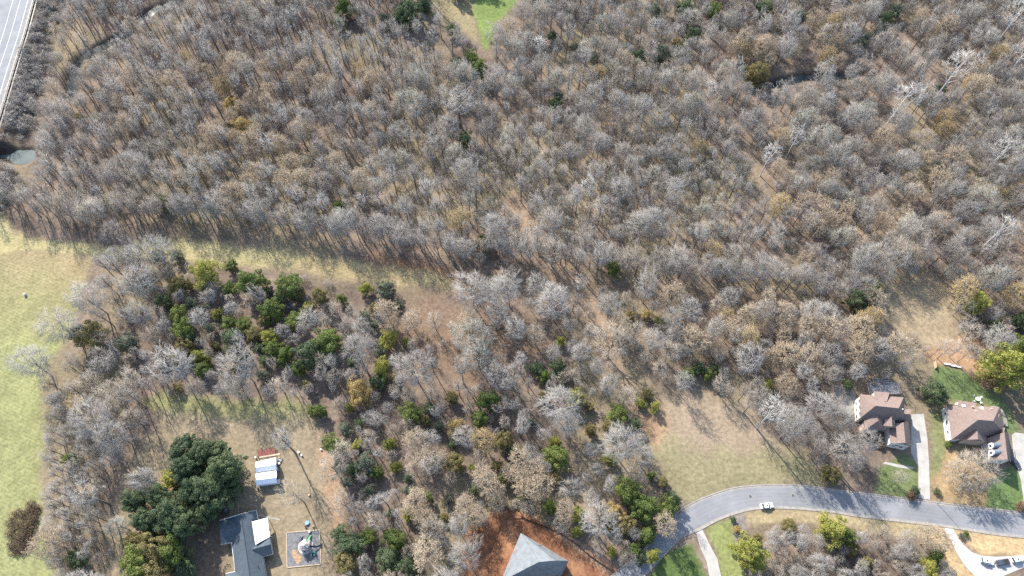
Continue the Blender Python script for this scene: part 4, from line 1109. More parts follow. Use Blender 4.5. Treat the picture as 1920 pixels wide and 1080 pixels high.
def gen_green(seed, h, r_, cb=.15, clumps=40, per=110, leaf=.24, peak=1.0, lump=.3):
    r = np.random.default_rng(seed)
    tm = MB(); R0 = .016 * h
    tm.tube([(0, 0, -.2), (.05, .03, h * .3), (.0, .08, h * .6), (.03, 0, h * .92)], [R0 * 1.3, R0, R0 * .7, R0 * .15], 7, False)
    cz = h * (cb + 1) / 2; cc = h * (1 - cb) / 2 * .95
    i = np.arange(clumps); zz = 1 - 2 * (i + .5) / clumps; th = i * 2.39996 + seed
    d = np.stack([np.sqrt(1 - zz ** 2) * np.cos(th), np.sqrt(1 - zz ** 2) * np.sin(th), zz], 1) + r.normal(size=(clumps, 3)) * .12
    rad = r.uniform(.5, 1.06, (clumps, 1))
    C = d * np.array((r_, r_, cc)) * rad
    if peak != 1.0:   # narrower towards the top
        f = np.clip(1 - (C[:, 2:3] / cc + .2) * (1 - peak), .2, 1.2); C[:, :2] *= f
    C[:, 2] += cz
    for c in C[::4]:
        z0 = max(h * .15, c[2] - r_ * .5); tm.tube([(0, 0, z0), tuple(np.array((c[0] * .5, c[1] * .5, (z0 + c[2]) / 2))), tuple(c)], [R0 * .4, R0 * .28, R0 * .1], 4, False)
    cr = r_ * lump * r.uniform(.5, 1.3, clumps)
    rep = np.repeat(np.arange(clumps), per); n = len(rep)
    dv = unit(n, r, .25); rr_ = r.uniform(.5, 1.05, (n, 1)) ** .7
    L = C[rep] + dv * np.array((1, 1, .75)) * cr[rep][:, None] * rr_
    N = dv * .7 + unit(n, r, .4) * .7; N /= np.linalg.norm(N, axis=1, keepdims=True)
    L[:, 2] = np.maximum(L[:, 2], .15)
    return tri_of(tm), leaf_quads(L, N, r.uniform(.7, 1.3, n) * leaf, r)

M_BARK = mat('grey_bark', (.190, .160, .135), var=.3, scale=1.5, rnd=.3)
M_BARKL = mat('silver_bark', (.33, .31, .285), var=.2, scale=1.5, rnd=.2)
M_BARKW = mat('white_sycamore_bark', (.52, .50, .46), var=.2, scale=.8, rnd=.08)
M_TWIG = [twig_mat('silver_twigs', (.275, .257, .230), (.36, .338, .308)),
          twig_mat('grey_twigs', (.275, .258, .235), (.365, .346, .32)),
          twig_mat('brown_twigs', (.25, .225, .20), (.34, .31, .278)),
          twig_mat('warm_twigs', (.325, .28, .222), (.41, .36, .295))]
M_TANLEAF = leaf_mat('tan_leaves', (.36, .27, .175), (.47, .37, .25), .3)
M_OCHRE = leaf_mat('ochre_leaves', (.34, .235, .10), (.42, .31, .13), .3)
M_PALEG = twig_mat('lichen_twigs', (.27, .262, .222), (.345, .335, .285))
M_WTWIG = twig_mat('white_twigs', (.47, .45, .42), (.57, .55, .51))
M_GREENS = {'dark': leaf_mat('dark_green_leaves', (0.047, 0.078, 0.042), (0.134, 0.168, 0.074), .2),
            'mid': leaf_mat('green_leaves', (0.079, 0.118, 0.030), (0.168, 0.196, 0.048), .2),
            'lime': leaf_mat('yellow_green_leaves', (0.184, 0.210, 0.042), (0.344, 0.323, 0.078), .3),
            'olive': leaf_mat('olive_leaves', (0.136, 0.124, 0.044), (0.248, 0.203, 0.083), .25),
            'gold': leaf_mat('golden_leaves', (.30, .205, .075), (.43, .325, .135), .3),
            'sage': leaf_mat('grey_green_leaves', (0.106, 0.125, 0.081), (0.181, 0.194, 0.131), .2),
            'rust': leaf_mat('rust_leaves', (0.163, 0.100, 0.062), (0.263, 0.175, 0.112), .25)}

# variants: name -> (trunk mesh, crown mesh, nominal height, nominal radius)
VAR = {}
def reg(key, g, tmat, cmats, h, r_):
    if len(g) == 3:
        t, c, l = g; parts = [(*c, 0)] + ([(*l, 1)] if len(l[1]) else [])
    else:
        t, c = g; parts = [(*c, 0)]
    VAR[key] = (np_mesh('trunk', [(*t, 0)], [tmat]), np_mesh('crown', parts, cmats), h, r_, (t, parts, tmat, cmats))
for i in range(4):   # spreading silver-grey hardwoods
    reg(f'silver{i}', gen_bare(100 + i, 17, 5.4, .30, 11, 75, 480, 7, .0175, 1.0, trunk_r=.0105, limb=1.0, vase=.3), M_BARKL, [M_TWIG[0]], 17, 5.4)
for i in range(4):   # tall narrow woodland trees
    reg(f'grey{i}', gen_bare(120 + i, 20, 4.0, .48, 8, 44, 290, 4, .0165, .9, vase=.7), M_BARK, [M_TWIG[1]], 20, 4.0)
for i in range(3):
    reg(f'brown{i}', gen_bare(140 + i, 18, 4.2, .40, 9, 46, 300, 4, .0155, .95, vase=.5), M_BARK, [M_TWIG[2]], 18, 4.2)
for i in range(3):   # bushy twiggy ones
    reg(f'warm{i}', gen_bare(160 + i, 13, 4.4, .22, 10, 56, 360, 5, .0165, 1.0, vase=.35), M_BARK, [M_TWIG[3]], 13, 4.4)
for i in range(3):   # tan, still holding dead leaves
    reg(f'tan{i}', gen_bare(180 + i, 15, 4.6, .25, 9, 55, 420, 4, .020, 1.0, leaves=2600, leaf_s=.19), M_BARK, [M_TWIG[3], M_TANLEAF], 15, 4.6)
reg('ochre0', gen_bare(190, 14, 4.3, .25, 9, 55, 420, 4, .020, 1.0, leaves=3600, leaf_s=.19), M_BARK, [M_TWIG[3], M_OCHRE], 14, 4.3)
for i in range(2):   # pale lichen-grey dome
    reg(f'pale{i}', gen_bare(200 + i, 17, 5.6, .25, 11, 90, 760, 8, .018, 1.0, twl=(.4, .9)), M_BARK, [M_PALEG], 17, 5.6)
reg('lawn0', gen_bare(210, 10.5, 6.3, .06, 12, 90, 900, 9, .018, .9, twl=(.5, 1.2), limb=.8), M_BARK, [M_TWIG[3]], 10.5, 6.3)
for i in range(3):   # white sycamores, open crowns
    reg(f'syc{i}', gen_bare(220 + i, 28, 6.2, .50, 9, 60, 260, 5, .022, .85, twl=(.6, 1.5), top_bias=.5), M_BARKW, [M_WTWIG], 28, 6.2)
for i in range(2):   # thin saplings
    reg(f'thin{i}', gen_bare(240 + i, 13, 3.4, .40, 7, 40, 260, 4, .016, .7), M_BARK, [M_TWIG[3]], 13, 3.4)
for i in range(2):   # shrubs
    reg(f'shrub{i}', gen_bare(260 + i, 3.4, 1.9, .05, 8, 36, 170, 4, .016, 1.0, twl=(.3, .8)), M_BARK, [M_TWIG[2 - i]], 3.4, 1.9)
for ck in M_GREENS:
    for i in range(2):
        reg(f'{ck}{i}', gen_green(300 + i * 7 + len(ck), 10, 4.0, .08, 52, 165, .19, 1.0 if i else .85), M_BARK, [M_GREENS[ck]], 10, 4.0)
for i in range(2):   # tall dark magnolia / pine crowns
    reg(f'mag{i}', gen_green(340 + i, 15, 5.0, .08, 90, 190, .21, .72, .25), M_BARK, [M_GREENS['dark']], 15, 5.0)

# ------------------------------------------------------------------ where the trees stand
NOTREE = [
    [(-300, 395), (20, 405), (80, 420), (210, 430), (240, 470), (205, 545), (205, 600), (160, 650), (120, 710), (88, 770), (90, 880), (94, 1000), (135, 1140), (-300, 1140)],
    [(240, 428), (330, 422), (450, 430), (560, 446), (700, 468), (850, 500), (870, 552), (760, 548), (620, 532), (480, 510), (345, 498), (240, 470)],
    [(1150, 668), (1185, 660), (1250, 735), (1225, 778), (1190, 765)],
    [(850, 505), (960, 500), (1080, 515), (1200, 526), (1330, 541), (1480, 558), (1600, 572), (1660, 590), (1640, 606), (1560, 598), (1440, 582), (1300, 567), (1150, 560), (1000, 550), (860, 552)],
    [(1650, 600), (1675, 530), (1720, 505), (1780, 560), (1790, 640), (1740, 652)],
    [(270, 745), (550, 752), (600, 790), (590, 830), (635, 860), (640, 940), (620, 1140), (215, 1140), (215, 900), (290, 800)],
    [(1225, 760), (1310, 725), (1420, 790), (1530, 880), (1570, 905), (1925, 955), (2300, 980), (2300, 1200), (1140, 1130), (1195, 1055), (1285, 955), (1215, 850), (1195, 780)],
    [(1592, 735), (1640, 715), (1730, 690), (1740, 640), (1800, 640), (1890, 700), (1960, 760), (2200, 800), (2200, 990), (1920, 960), (1560, 905), (1640, 880), (1590, 790)],
    [(895, 1000), (955, 952), (1010, 967), (1185, 1085), (1185, 1150), (880, 1150)],
    [(868, -80), (1010, -80), (965, 22), (930, 45), (930, 110), (900, 100), (888, 60), (800, -5)],
    [(-400, -200), (150, -200), (112, 0), (88, 110), (60, 220), (60, 320), (-400, 360)],
]
ISLAND = [(1400, 1005), (1480, 985), (1560, 992), (1680, 1000), (1750, 1018), (1770, 1140), (1400, 1140)]
HEDGE = [(88, 780), (160, 740), (235, 790), (205, 900), (195, 1000), (185, 1075), (125, 1075), (98, 900)]
TANB = [(450, 250, 70, .75), (400, 300, 60, .6), (480, 320, 60, .6), (560, 330, 60, .5), (640, 320, 40, .4), (590, 160, 40, .7), (700, 190, 40, .7), (830, 980, 70, .75), (940, 910, 60, .8), (880, 960, 50, .75),
        (1450, 620, 90, .5), (1540, 560, 50, .5), (1560, 430, 60, .5), (1620, 610, 70, .7), (1500, 730, 70, .6), (770, 600, 60, .4), (1540, 110, 50, .7), (1410, 130, 30, .7), (450, 170, 60, .4), (1480, 480, 60, .4),
        (1850, 100, 120, .18), (1700, 480, 150, .16), (300, 120, 150, .12), (1300, 620, 90, .3)]
TREES = []    # dict(kind, var, x, y, s, rz, h, label)
def put(kind, var, x, y, s, lb=None, rz=None, cap=None):
    hm = 36 if kind == 'white_sycamore' else 22
    asp = rng.uniform(.82, 1.2) if lb is None else 1.0
    TREES.append(dict(kind=kind, var=var, x=x, y=y, s=s, sx=s * asp, sy=s / asp, sz=min(s * (rng.uniform(.85, 1.15) if lb is None else 1), hm / VAR[var][2]), rz=rng.uniform(0, 6.28) if rz is None else rz, label=lb))
def at_crown(px, py, rpx, key, f=.62, smin=.25):
    """position from where the crown's middle is seen and how wide it is"""
    h, r_ = VAR[key][2], VAR[key][3]; s = 1.0
    for _ in range(4):
        hh = min(h * s, 21) * f; c = P(px, py, hh)
        zc = c[1] * ST + (CAM_H - hh) * CT
        s = max(smin, rpx * zc / FPX / r_)
    return c[0], c[1], s
def hand(kind, key, px, py, rpx, lb=None, hs=None):
    x, y, s = at_crown(px, py, rpx, key); put(kind, key, x, y, s, lb)
    return x, y, s

# evergreens and coloured trees, surveyed one by one
EV = [(385, 512, 24, 'lime'), (432, 497, 11, 'mid'), (470, 530, 26, 'mid'), (540, 532, 24, 'mid'), (330, 533, 17, 'olive'), (305, 565, 15, 'dark'), (335, 590, 18, 'mid'), (342, 615, 21, 'mid'), (355, 635, 14, 'dark'),
      (374, 668, 15, 'lime'), (378, 690, 15, 'mid'), (345, 650, 17, 'olive'), (428, 602, 15, 'mid'), (405, 585, 10, 'lime'), (508, 582, 22, 'mid'), (550, 600, 17, 'mid'), (432, 635, 18, 'dark'), (455, 605, 15, 'mid'),
      (475, 625, 16, 'olive'), (505, 632, 15, 'lime'), (512, 655, 18, 'mid'), (495, 600, 12, 'olive'), (610, 638, 29, 'mid'), (580, 663, 26, 'dark'), (535, 665, 18, 'mid'), (600, 555, 16, 'olive'), (575, 575, 12, 'lime'), (725, 635, 18, 'lime'), (685, 540, 12, 'lime'),
      (722, 540, 17, 'sage'), (716, 690, 17, 'lime'), (708, 712, 16, 'dark'), (672, 733, 25, 'gold'), (625, 834, 19, 'mid'), (685, 868, 19, 'sage'), (662, 878, 14, 'dark'), (705, 885, 13, 'mid'), (770, 772, 20, 'mid'), (690, 920, 12, 'sage'), (730, 830, 11, 'lime'),
      (915, 750, 20, 'mid'), (945, 825, 17, 'olive'), (1043, 856, 25, 'mid'), (1080, 745, 17, 'lime'), (1160, 775, 20, 'mid'), (1192, 797, 12, 'dark'), (855, 800, 15, 'gold'), (852, 866, 20, 'olive'), (900, 785, 16, 'mid'), (965, 845, 14, 'dark'), (1032, 950, 15, 'mid'),
      (1178, 918, 24, 'mid'), (1208, 950, 26, 'mid'), (1250, 955, 22, 'mid'), (1215, 1002, 18, 'mid'), (1150, 962, 20, 'gold'), (1130, 958, 15, 'olive'), (1084, 965, 14, 'lime'), (1082, 996, 11, 'lime'), (1175, 985, 18, 'olive'), (1265, 935, 12, 'dark'), (1190, 1030, 12, 'mid'),
      (655, 1020, 25, 'dark'), (648, 1055, 22, 'olive'), (740, 1010, 22, 'mid'), (728, 1050, 24, 'dark'), (765, 1060, 18, 'dark'), (690, 1005, 15, 'mid'), (635, 1000, 16, 'dark'), (820, 800, 10, 'sage'), (1005, 690, 14, 'dark'), (1045, 690, 16, 'dark'), (1020, 705, 12, 'mid'), (1050, 640, 9, 'lime'),
      (900, 128, 17, 'mid'), (885, 108, 13, 'mid'), (855, 120, 12, 'dark'), (872, 262, 16, 'dark'), (634, 42, 11, 'mid'), (765, 15, 24, 'dark'), (750, 30, 15, 'dark'), (795, 5, 14, 'dark'), (846, 55, 10, 'dark'), (722, 35, 13, 'sage'), (645, 10, 17, 'mid'), (1078, 85, 10, 'sage'), (1152, 500, 15, 'mid'),
      (905, 452, 17, 'olive'), (1035, 65, 10, 'dark'), (1285, 10, 18, 'dark'), (1435, 12, 17, 'dark'), (1340, 15, 14, 'mid'), (1200, 105, 13, 'dark'), (1230, 20, 13, 'sage'), (1420, 132, 22, 'olive'), (1272, 82, 12, 'olive'), (1830, 568, 22, 'lime'), (1896, 685, 40, 'lime'), (1925, 650, 24, 'mid'), (1758, 735, 22, 'dark'),
      (1442, 720, 11, 'lime'), (1612, 562, 20, 'dark'), (1640, 537, 14, 'lime'), (1410, 1038, 30, 'lime'), (1560, 992, 26, 'lime'), (1588, 1005, 16, 'mid'), (1743, 1064, 16, 'lime'), (1757, 1042, 14, 'mid'), (1625, 1055, 12, 'olive'), (1600, 1030, 12, 'olive'), (1480, 985, 14, 'olive'),
      (300, 672, 8, 'sage'), (235, 640, 20, 'sage'), (160, 625, 26, 'olive'), (130, 860, 14, 'mid'), (140, 1048, 18, 'dark'), (295, 480, 15, 'sage'), (330, 478, 12, 'sage'), (635, 385, 12, 'mid'), (300, 375, 14, 'mid'), (150, 220, 10, 'olive'), (1560, 890, 18, 'olive'), (1420, 1010, 10, 'olive'),
      (1300, 60, 14, 'dark'), (1115, 110, 12, 'sage'), (1050, 180, 12, 'sage'), (1040, 195, 12, 'dark'), (1240, 95, 16, 'sage'), (1500, 30, 14, 'sage'), (1660, 35, 16, 'dark'), (1680, 20, 12, 'sage'), (1620, 70, 14, 'sage'), (1765, 165, 10, 'dark'), (1870, 610, 12, 'mid'), (1915, 600, 16, 'dark'),
      (585, 770, 10, 'mid'), (600, 770, 12, 'mid'), (560, 690, 14, 'mid'), (640, 560, 10, 'mid'), (760, 640, 8, 'lime'), (1330, 700, 12, 'mid'), (1345, 690, 10, 'dark'), (1290, 700, 14, 'mid'), (1310, 690, 12, 'dark'), (1590, 720, 10, 'dark'), (1240, 600, 9, 'lime'), (1213, 588, 10, 'gold'), (1180, 590, 10, 'olive'), (455, 236, 18, 'gold'), (432, 192, 15, 'gold'), (430, 240, 10, 'olive')]
for k, (px, py, r_, ck) in enumerate(EV):
    hand('evergreen_tree' if ck not in ('gold',) else 'golden_tree', f'{ck}{k % 2}', px, py, r_ * .97)
for _ in range(120):
    g_ = _ < 55
    px, py = (rng.uniform(320, 760), rng.uniform(505, 735)) if g_ else (rng.uniform(640, 1260), rng.uniform(720, 1060))
    if inpoly(np.array([px]), np.array([py]), [(840, 960), (1010, 940), (1200, 1100), (840, 1100)])[0] or inpoly(np.array([px]), np.array([py]), CLEAR)[0]: continue
    if min((px - e[0]) ** 2 + (py - e[1]) ** 2 for e in EV) < 20 ** 2 or (g_ and py < 470 + px * .09): continue
    ck = ('mid', 'olive', 'sage', 'olive', 'lime', 'sage', 'dark')[rng.integers(7)]
    EV.append((px, py, 0, '')); hand('evergreen_tree', f'{ck}{rng.integers(2)}', px, py, rng.uniform(8, 13))
# the tall dark stand beside the slate-roofed house
for px, py, r_, ck in ((340, 838, 26, 'mag0'), (372, 850, 26, 'mag1'), (405, 845, 20, 'mag0'), (420, 880, 30, 'mag1'), (395, 920, 32, 'mag0'), (345, 880, 26, 'mag1'), (430, 905, 20, 'mag0'), (360, 920, 26, 'mag1'), (300, 930, 24, 'mag0'), (320, 960, 28, 'mag1'), (250, 938, 22, 'mag0'),
                       (270, 975, 24, 'mag1'), (345, 985, 26, 'mag0'), (380, 955, 22, 'mag1'), (300, 985, 22, 'mag0')):
    hand('evergreen_tree', ck, px, py, r_)
for px, py, r_, ck in ((322, 900, 22, 'lime1'), (290, 1025, 30, 'olive1'), (255, 1055, 30, 'mid1'), (320, 1035, 26, 'mid0'), (250, 1015, 22, 'olive0'), (340, 1060, 20, 'dark1'), (290, 1070, 28, 'olive0')):
    hand('evergreen_tree', ck, px, py, r_)
# the sycamores, from their feet
for px, py, h, v, lb in ((1655, 245, 30, 0, 'tall white-limbed sycamore with a long pale trunk in the upper woods'), (1745, 195, 33, 1, 'tallest white-limbed sycamore, its forked crown spread over the upper woods'), (1862, 90, 30, 2, 'white-limbed sycamore at the edge of the photo near the top corner'),
                         (1880, 150, 28, 0, 'white-limbed sycamore leaning out of the photo below the corner one'), (1010, 128, 20, 1, 'white-limbed sycamore below the bright green fairway'), (1320, 210, 20, 2, 'slim white-limbed sycamore in the middle of the upper woods'), (1472, 298, 20, 1, 'small white-limbed sycamore with a bare fork in the grey woods'),
                         (1425, 330, 20, 0, 'white-limbed sycamore among grey twigs above the lane'), (1100, 385, 19, 2, 'small pink-white sycamore above the leafy trail'), (1215, 85, 16, 0, 'short white sycamore under the upper woods edge'), (1410, 30, 26, 1, 'broad white-limbed sycamore at the top edge of the photo'),
                         (1465, 30, 28, 0, 'tall spreading sycamore at the top edge, past the dark evergreens'), (1840, 330, 24, 2, 'white-limbed sycamore in the grey woods by the side edge'), (1835, 470, 24, 1, 'leaning pale sycamore above the green tree at the side'), (1418, 803, 25, 2, 'lone tall white sycamore at the edge of the tan clearing')):
    c = P(px, py); k = f'syc{v}'; put('white_sycamore', k, c[0], c[1], h / VAR[k][2], lb)
# landmark bare trees
for px, py, r_, key, lb in ((885, 545, 46, 'silver0', 'broad silver-grey tree at the narrow end of the straw meadow'), (955, 545, 36, 'silver1', 'silver-grey tree next along the lane from the broad one'), (1040, 572, 40, 'silver2', 'silver-grey tree spreading over the grassy lane'), (775, 688, 43, 'silver3', 'round silver tree standing clear on brown leaf litter'),
                            (890, 630, 40, 'pale0', 'pale lichen-green dome-crowned tree amid the lower woods'), (895, 665, 34, 'pale1', 'pale dome-crowned tree just below the lichen-green one'), (455, 692, 42, 'silver1', 'silver tree with feathery crown below the green cluster'), (325, 690, 42, 'silver2', 'large grey tree at the top of the house yard'), (372, 598, 20, 'silver3', 'small round silver tree between two green ones'),
                            (668, 655, 34, 'silver0', 'silver-grey tree beside the pair of round evergreens'), (1158, 828, 45, 'silver1', 'bright silver tree sprawling beside the tan clearing'), (935, 705, 30, 'silver2', 'bright silver tree under the pale dome-crowned pair'), (1125, 985, 40, 'silver3', 'bright silver tree beside the road bend evergreens'), (1045, 760, 46, 'silver0', 'large white-grey tree in the middle of the lower woods'),
                            (1065, 800, 30, 'silver1', 'white-grey tree just below the large one in the lower woods'), (1826, 882, 45, 'lawn0', 'round bare tree on the tan lawn before the dormered house'), (1620, 830, 26, 'silver3', 'small white bare tree in front of the brown-roofed house'), (535, 830, 27, 'grey1', 'round bare tree at the end of the red deck'), (553, 928, 30, 'thin0', 'thin bare tree casting a long shadow on the playground pad'),
                            (625, 880, 36, 'warm0', 'wide warm-grey tree along the yard edge'), (270, 898, 28, 'silver0', 'pale bare tree leaning beside the dark evergreen stand'), (170, 795, 46, 'silver1', 'big silver tree in the hedgerow beside the hay field'), (215, 812, 36, 'silver3', 'silver tree on the yard side of the hedgerow'), (222, 985, 22, 'pale0', 'small pale tree between hedgerow and evergreen stand'),
                            (170, 930, 36, 'grey2', 'dark grey bushy tree in the middle of the hedgerow'), (708, 265, 18, 'silver2', 'small bright silver tree in the middle of the upper woods'), (965, 165, 22, 'silver3', 'bright feathery silver tree below the fairway'), (1145, 640, 46, 'warm1', 'large warm-grey tree over the leafy trail'), (870, 325, 30, 'silver0', 'silver-grey tree above the leafy trail'),
                            (1485, 800, 38, 'silver0', 'white sprawling tree beside the clearing and the brown house'), (860, 200, 44, 'grey0', 'big dark grey round tree in the upper woods'), (1690, 895, 16, 'warm2', 'small bare tree at the foot of the driveway'), (1570, 840, 36, 'brown0', 'bare brownish tree below the brown-roofed house'), (300, 480, 34, 'silver1', 'lavender-grey tree jutting into the straw meadow'),
                            (255, 530, 36, 'silver3', 'dark-limbed leaning tree at the hay field corner'), (170, 560, 40, 'silver2', 'wispy grey tree leaning over the hay field'), (120, 620, 42, 'silver3', 'wispy pale tree leaning farthest into the hay field'), (60, 680, 40, 'silver0', 'fan-shaped bare tree leaning over the field edge')):
    hand('bare_tree', key, px, py, r_, lb)
for i, (px, py, lb) in enumerate(((1742, 670, 'thin young tree at the near end of the dirt bank row'), (1757, 672, 'second thin young tree along the dirt bank row'), (1779, 669, 'middle thin young tree of the dirt bank row'), (1794, 679, 'fourth thin young tree along the dirt bank row'), (1825, 686, 'thin young tree at the far end of the row by the lime tree'))):
    c = P(px, py); put('thin_tree', f'thin{i % 2}', c[0], c[1], rng.uniform(.95, 1.15), lb)
for px, py, q in ((868, -52, 18), (895, -60, 20), (850, -30, 16), (925, -75, 18)): hand('evergreen_tree', 'mid0', px, py, q)
for px, py in ((-30, 28), (-55, 85), (-50, -20)):
    c = P(px, py); put('bare_tree', 'grey1', c[0], c[1], .8)
N_HAND = len(TREES)

# the woods between, filled in
cells = {}
SEEN = []
for t in TREES:
    a_ = Qv(t['x'], t['y'], VAR[t['var']][2] * t['sz'] * .62); zc_ = t['y'] * ST + (CAM_H - 8) * CT
    SEEN.append((a_[0], a_[1], VAR[t['var']][3] * t['s'] * FPX / zc_, 1.0 if t['kind'] in ('evergreen_tree', 'golden_tree') else .95 if t['kind'] == 'white_sycamore' else .42))
SEEN = np.array(SEEN)
def near_ok(x, y, d):
    i, j = int(x // 8), int(y // 8)
    for a in (-1, 0, 1):
        for b in (-1, 0, 1):
            for (u, v, e) in cells.get((i + a, j + b), ()):
                if (u - x) ** 2 + (v - y) ** 2 < (.5 * (d + e)) ** 2: return False
    return True
def occupy(x, y, d): cells.setdefault((int(x // 8), int(y // 8)), []).append((x, y, d))
for t in TREES: occupy(t['x'], t['y'], VAR[t['var']][3] * t['s'] * (.9 if t['kind'] == 'bare_tree' else 1.05 if 'tree' in t['kind'] and t['kind'] != 'thin_tree' else .6))
EDGE = resample(Px([(30, 402), (90, 416), (200, 426), (330, 418), (450, 426), (560, 442), (700, 464), (850, 495), (960, 496), (1080, 511), (1200, 522), (1330, 537), (1480, 554), (1600, 566), (1660, 518), (1720, 492)]), 150)
for i_, (x, y) in enumerate(EDGE):
    for row in range(2):
        k = ('warm', 'silver', 'brown', 'silver', 'grey', 'brown')[rng.integers(6)]; k = f'{k}{rng.integers(2)}'
        s = rng.uniform(.75, 1.1) * 15 / VAR[k][2] * 1.1; xx, yy = x + rng.normal() * 1.0, y + 1.5 + row * 4 + rng.normal() * .8
        if near_ok(xx, yy, VAR[k][3] * s * .75): put('bare_tree', k, xx, yy, s); occupy(xx, yy, VAR[k][3] * s * .75)
NC = 60000
cx = rng.uniform(-340, 340, NC); cy = rng.uniform(2, 385, NC)
cpx, cpy = Qv(cx, cy)
bad = np.zeros(NC, bool)
for pl in NOTREE: bad |= inpoly(cpx, cpy, pl)
bad &= ~inpoly(cpx, cpy, ISLAND); 
for line, w in zip(CREEK, CREEK_W): bad |= seg_dist(cx, cy, line) < w + 1.5
CREEKPX = [[(320, 4), (285, 18), (255, 40)], [(205, 78), (165, 97), (145, 118), (131, 148), (133, 172)], [(1395, 125), (1405, 146), (1420, 156), (1450, 156), (1480, 148), (1510, 143)], [(0, 288), (60, 290)]]
WEST = [(70, 470), (345, 470), (330, 560), (330, 760), (280, 800), (200, 860), (190, 1100), (90, 1100), (60, 900), (60, 700)]
west = inpoly(cpx, cpy, WEST)
patch = np.clip((fbm(cx * .03 + 61, cy * .03 + 7, 3) - .5) * 2.6 + .5, 0, 1)
gap = fbm(cx * .045 + 11, cy * .045 + 3, 3)
hedge = inpoly(cpx, cpy, HEDGE); island = inpoly(cpx, cpy, ISLAND)
sparse = inpoly(cpx, cpy, BROWN) | inpoly(cpx, cpy, TRAIL)
for i in range(NC):
    if bad[i]: continue
    x, y, px, py = cx[i], cy[i], cpx[i], cpy[i]
    if px < -330 or px > 2250 or py < -160: continue
    north = py < 500 + (px - 300) * .06
    ptan = 0.03
    for (bx, by, br, bp) in TANB:
        ptan = max(ptan, bp * math.exp(-((px - bx) ** 2 + (py - by) ** 2) / (2 * (br * .75) ** 2)))
    u = rng.random(); kind = 'bare_tree'
    if gap[i] < .40 and not island[i] and not hedge[i] and rng.random() < .8: continue
    if sparse[i] and rng.random() < .92: continue
    if u < ptan:
        kind = 'tan_leaved_tree'; key = 'ochre0' if rng.random() < .15 else f'tan{rng.integers(3)}'; s = rng.uniform(.7, 1.15)
    else:
        v = .55 * rng.random() + .45 * patch[i]
        if hedge[i]: key = f'grey{rng.integers(4)}' if v < .5 else f'brown{rng.integers(3)}'; s = rng.uniform(.45, .75)
        elif island[i]: key = f'silver{rng.integers(4)}' if v < .4 else f'warm{rng.integers(3)}' if v < .8 else f'brown{rng.integers(3)}'; s = rng.uniform(.4, .65)
        elif north and px < 900:
            key = f'grey{rng.integers(4)}' if v < .5 else f'brown{rng.integers(3)}' if v < .74 else f'pale{rng.integers(2)}' if v < .80 else f'silver{rng.integers(4)}' if v < .93 else f'warm{rng.integers(3)}'; s = rng.choice((rng.uniform(.5, .8), rng.uniform(.75, 1.3)), p=(.3, .7))
        elif north:
            key = f'silver{rng.integers(4)}' if v < .34 else f'warm{rng.integers(3)}' if v < .46 else f'pale{rng.integers(2)}' if v < .52 else f'brown{rng.integers(3)}' if v < .74 else f'grey{rng.integers(4)}'; s = rng.choice((rng.uniform(.4, .65), rng.uniform(.6, 1.2)), p=(.35, .65))
        else:
            key = f'silver{rng.integers(4)}' if v < .45 else f'warm{rng.integers(3)}' if v < .65 else f'brown{rng.integers(3)}' if v < .8 else f'grey{rng.integers(4)}'; s = rng.choice((rng.uniform(.4, .65), rng.uniform(.6, 1.2)), p=(.3, .7))
    d = VAR[key][3] * s * ((1.20 if px < 1000 else 1.06) if north else 1.10) * (.8 if hedge[i] else 1) * rng.uniform(.72, 1.3)
    if not near_ok(x, y, d): continue
    hh = VAR[key][2] * s
    qx, qy = Qv(x, y, hh * .55); ux, uy = Qv(x, y, hh * .85)
    if not island[i] and not west[i] and any(inpoly(np.array([qx, ux]), np.array([qy, uy]), pl).any() for pl in NOTREE if pl[0] != (850, 505)): continue
    app = VAR[key][3] * s * FPX / (y * ST + (CAM_H - hh * .6) * CT)
    if (np.hypot(SEEN[:, 0] - qx, SEEN[:, 1] - qy) < SEEN[:, 2] * SEEN[:, 3] * .85 + app * .55 * SEEN[:, 3]).any(): continue
    if qx < 88 and qy > 740: continue
    if min(seg_dist(np.array([qx, px]), np.array([qy, py]), cl).min() for cl in CREEKPX) < max(11, app * .95): continue
    occupy(x, y, d); put(kind, key, x, y, s)
# low bare undergrowth
SHR = []
sx = rng.uniform(-330, 330, 5200); sy = rng.uniform(5, 380, 5200); spx, spy = Qv(sx, sy)
sb = np.zeros(5200, bool)
for pl in NOTREE: sb |= inpoly(spx, spy, pl)
sb &= ~inpoly(spx, spy, ISLAND)
sg = fbm(sx * .06 + 80, sy * .06, 3)
for i in np.nonzero(~sb & (sg > .42))[0]: SHR.append((sx[i], sy[i], rng.uniform(.5, 1.3), rng.integers(2)))
# scrub on the highway bank
for _ in range(420):
    k = rng.integers(len(hwE)); p = np.array(offset(hwE, rng.uniform(5, 13))[k]) + rng.normal(size=2) * .8
    q = Qv(p[0], p[1])
    if 270 < q[1] < 318: continue
    SHR.append((p[0], p[1], rng.uniform(.7, 1.7), rng.integers(2)))

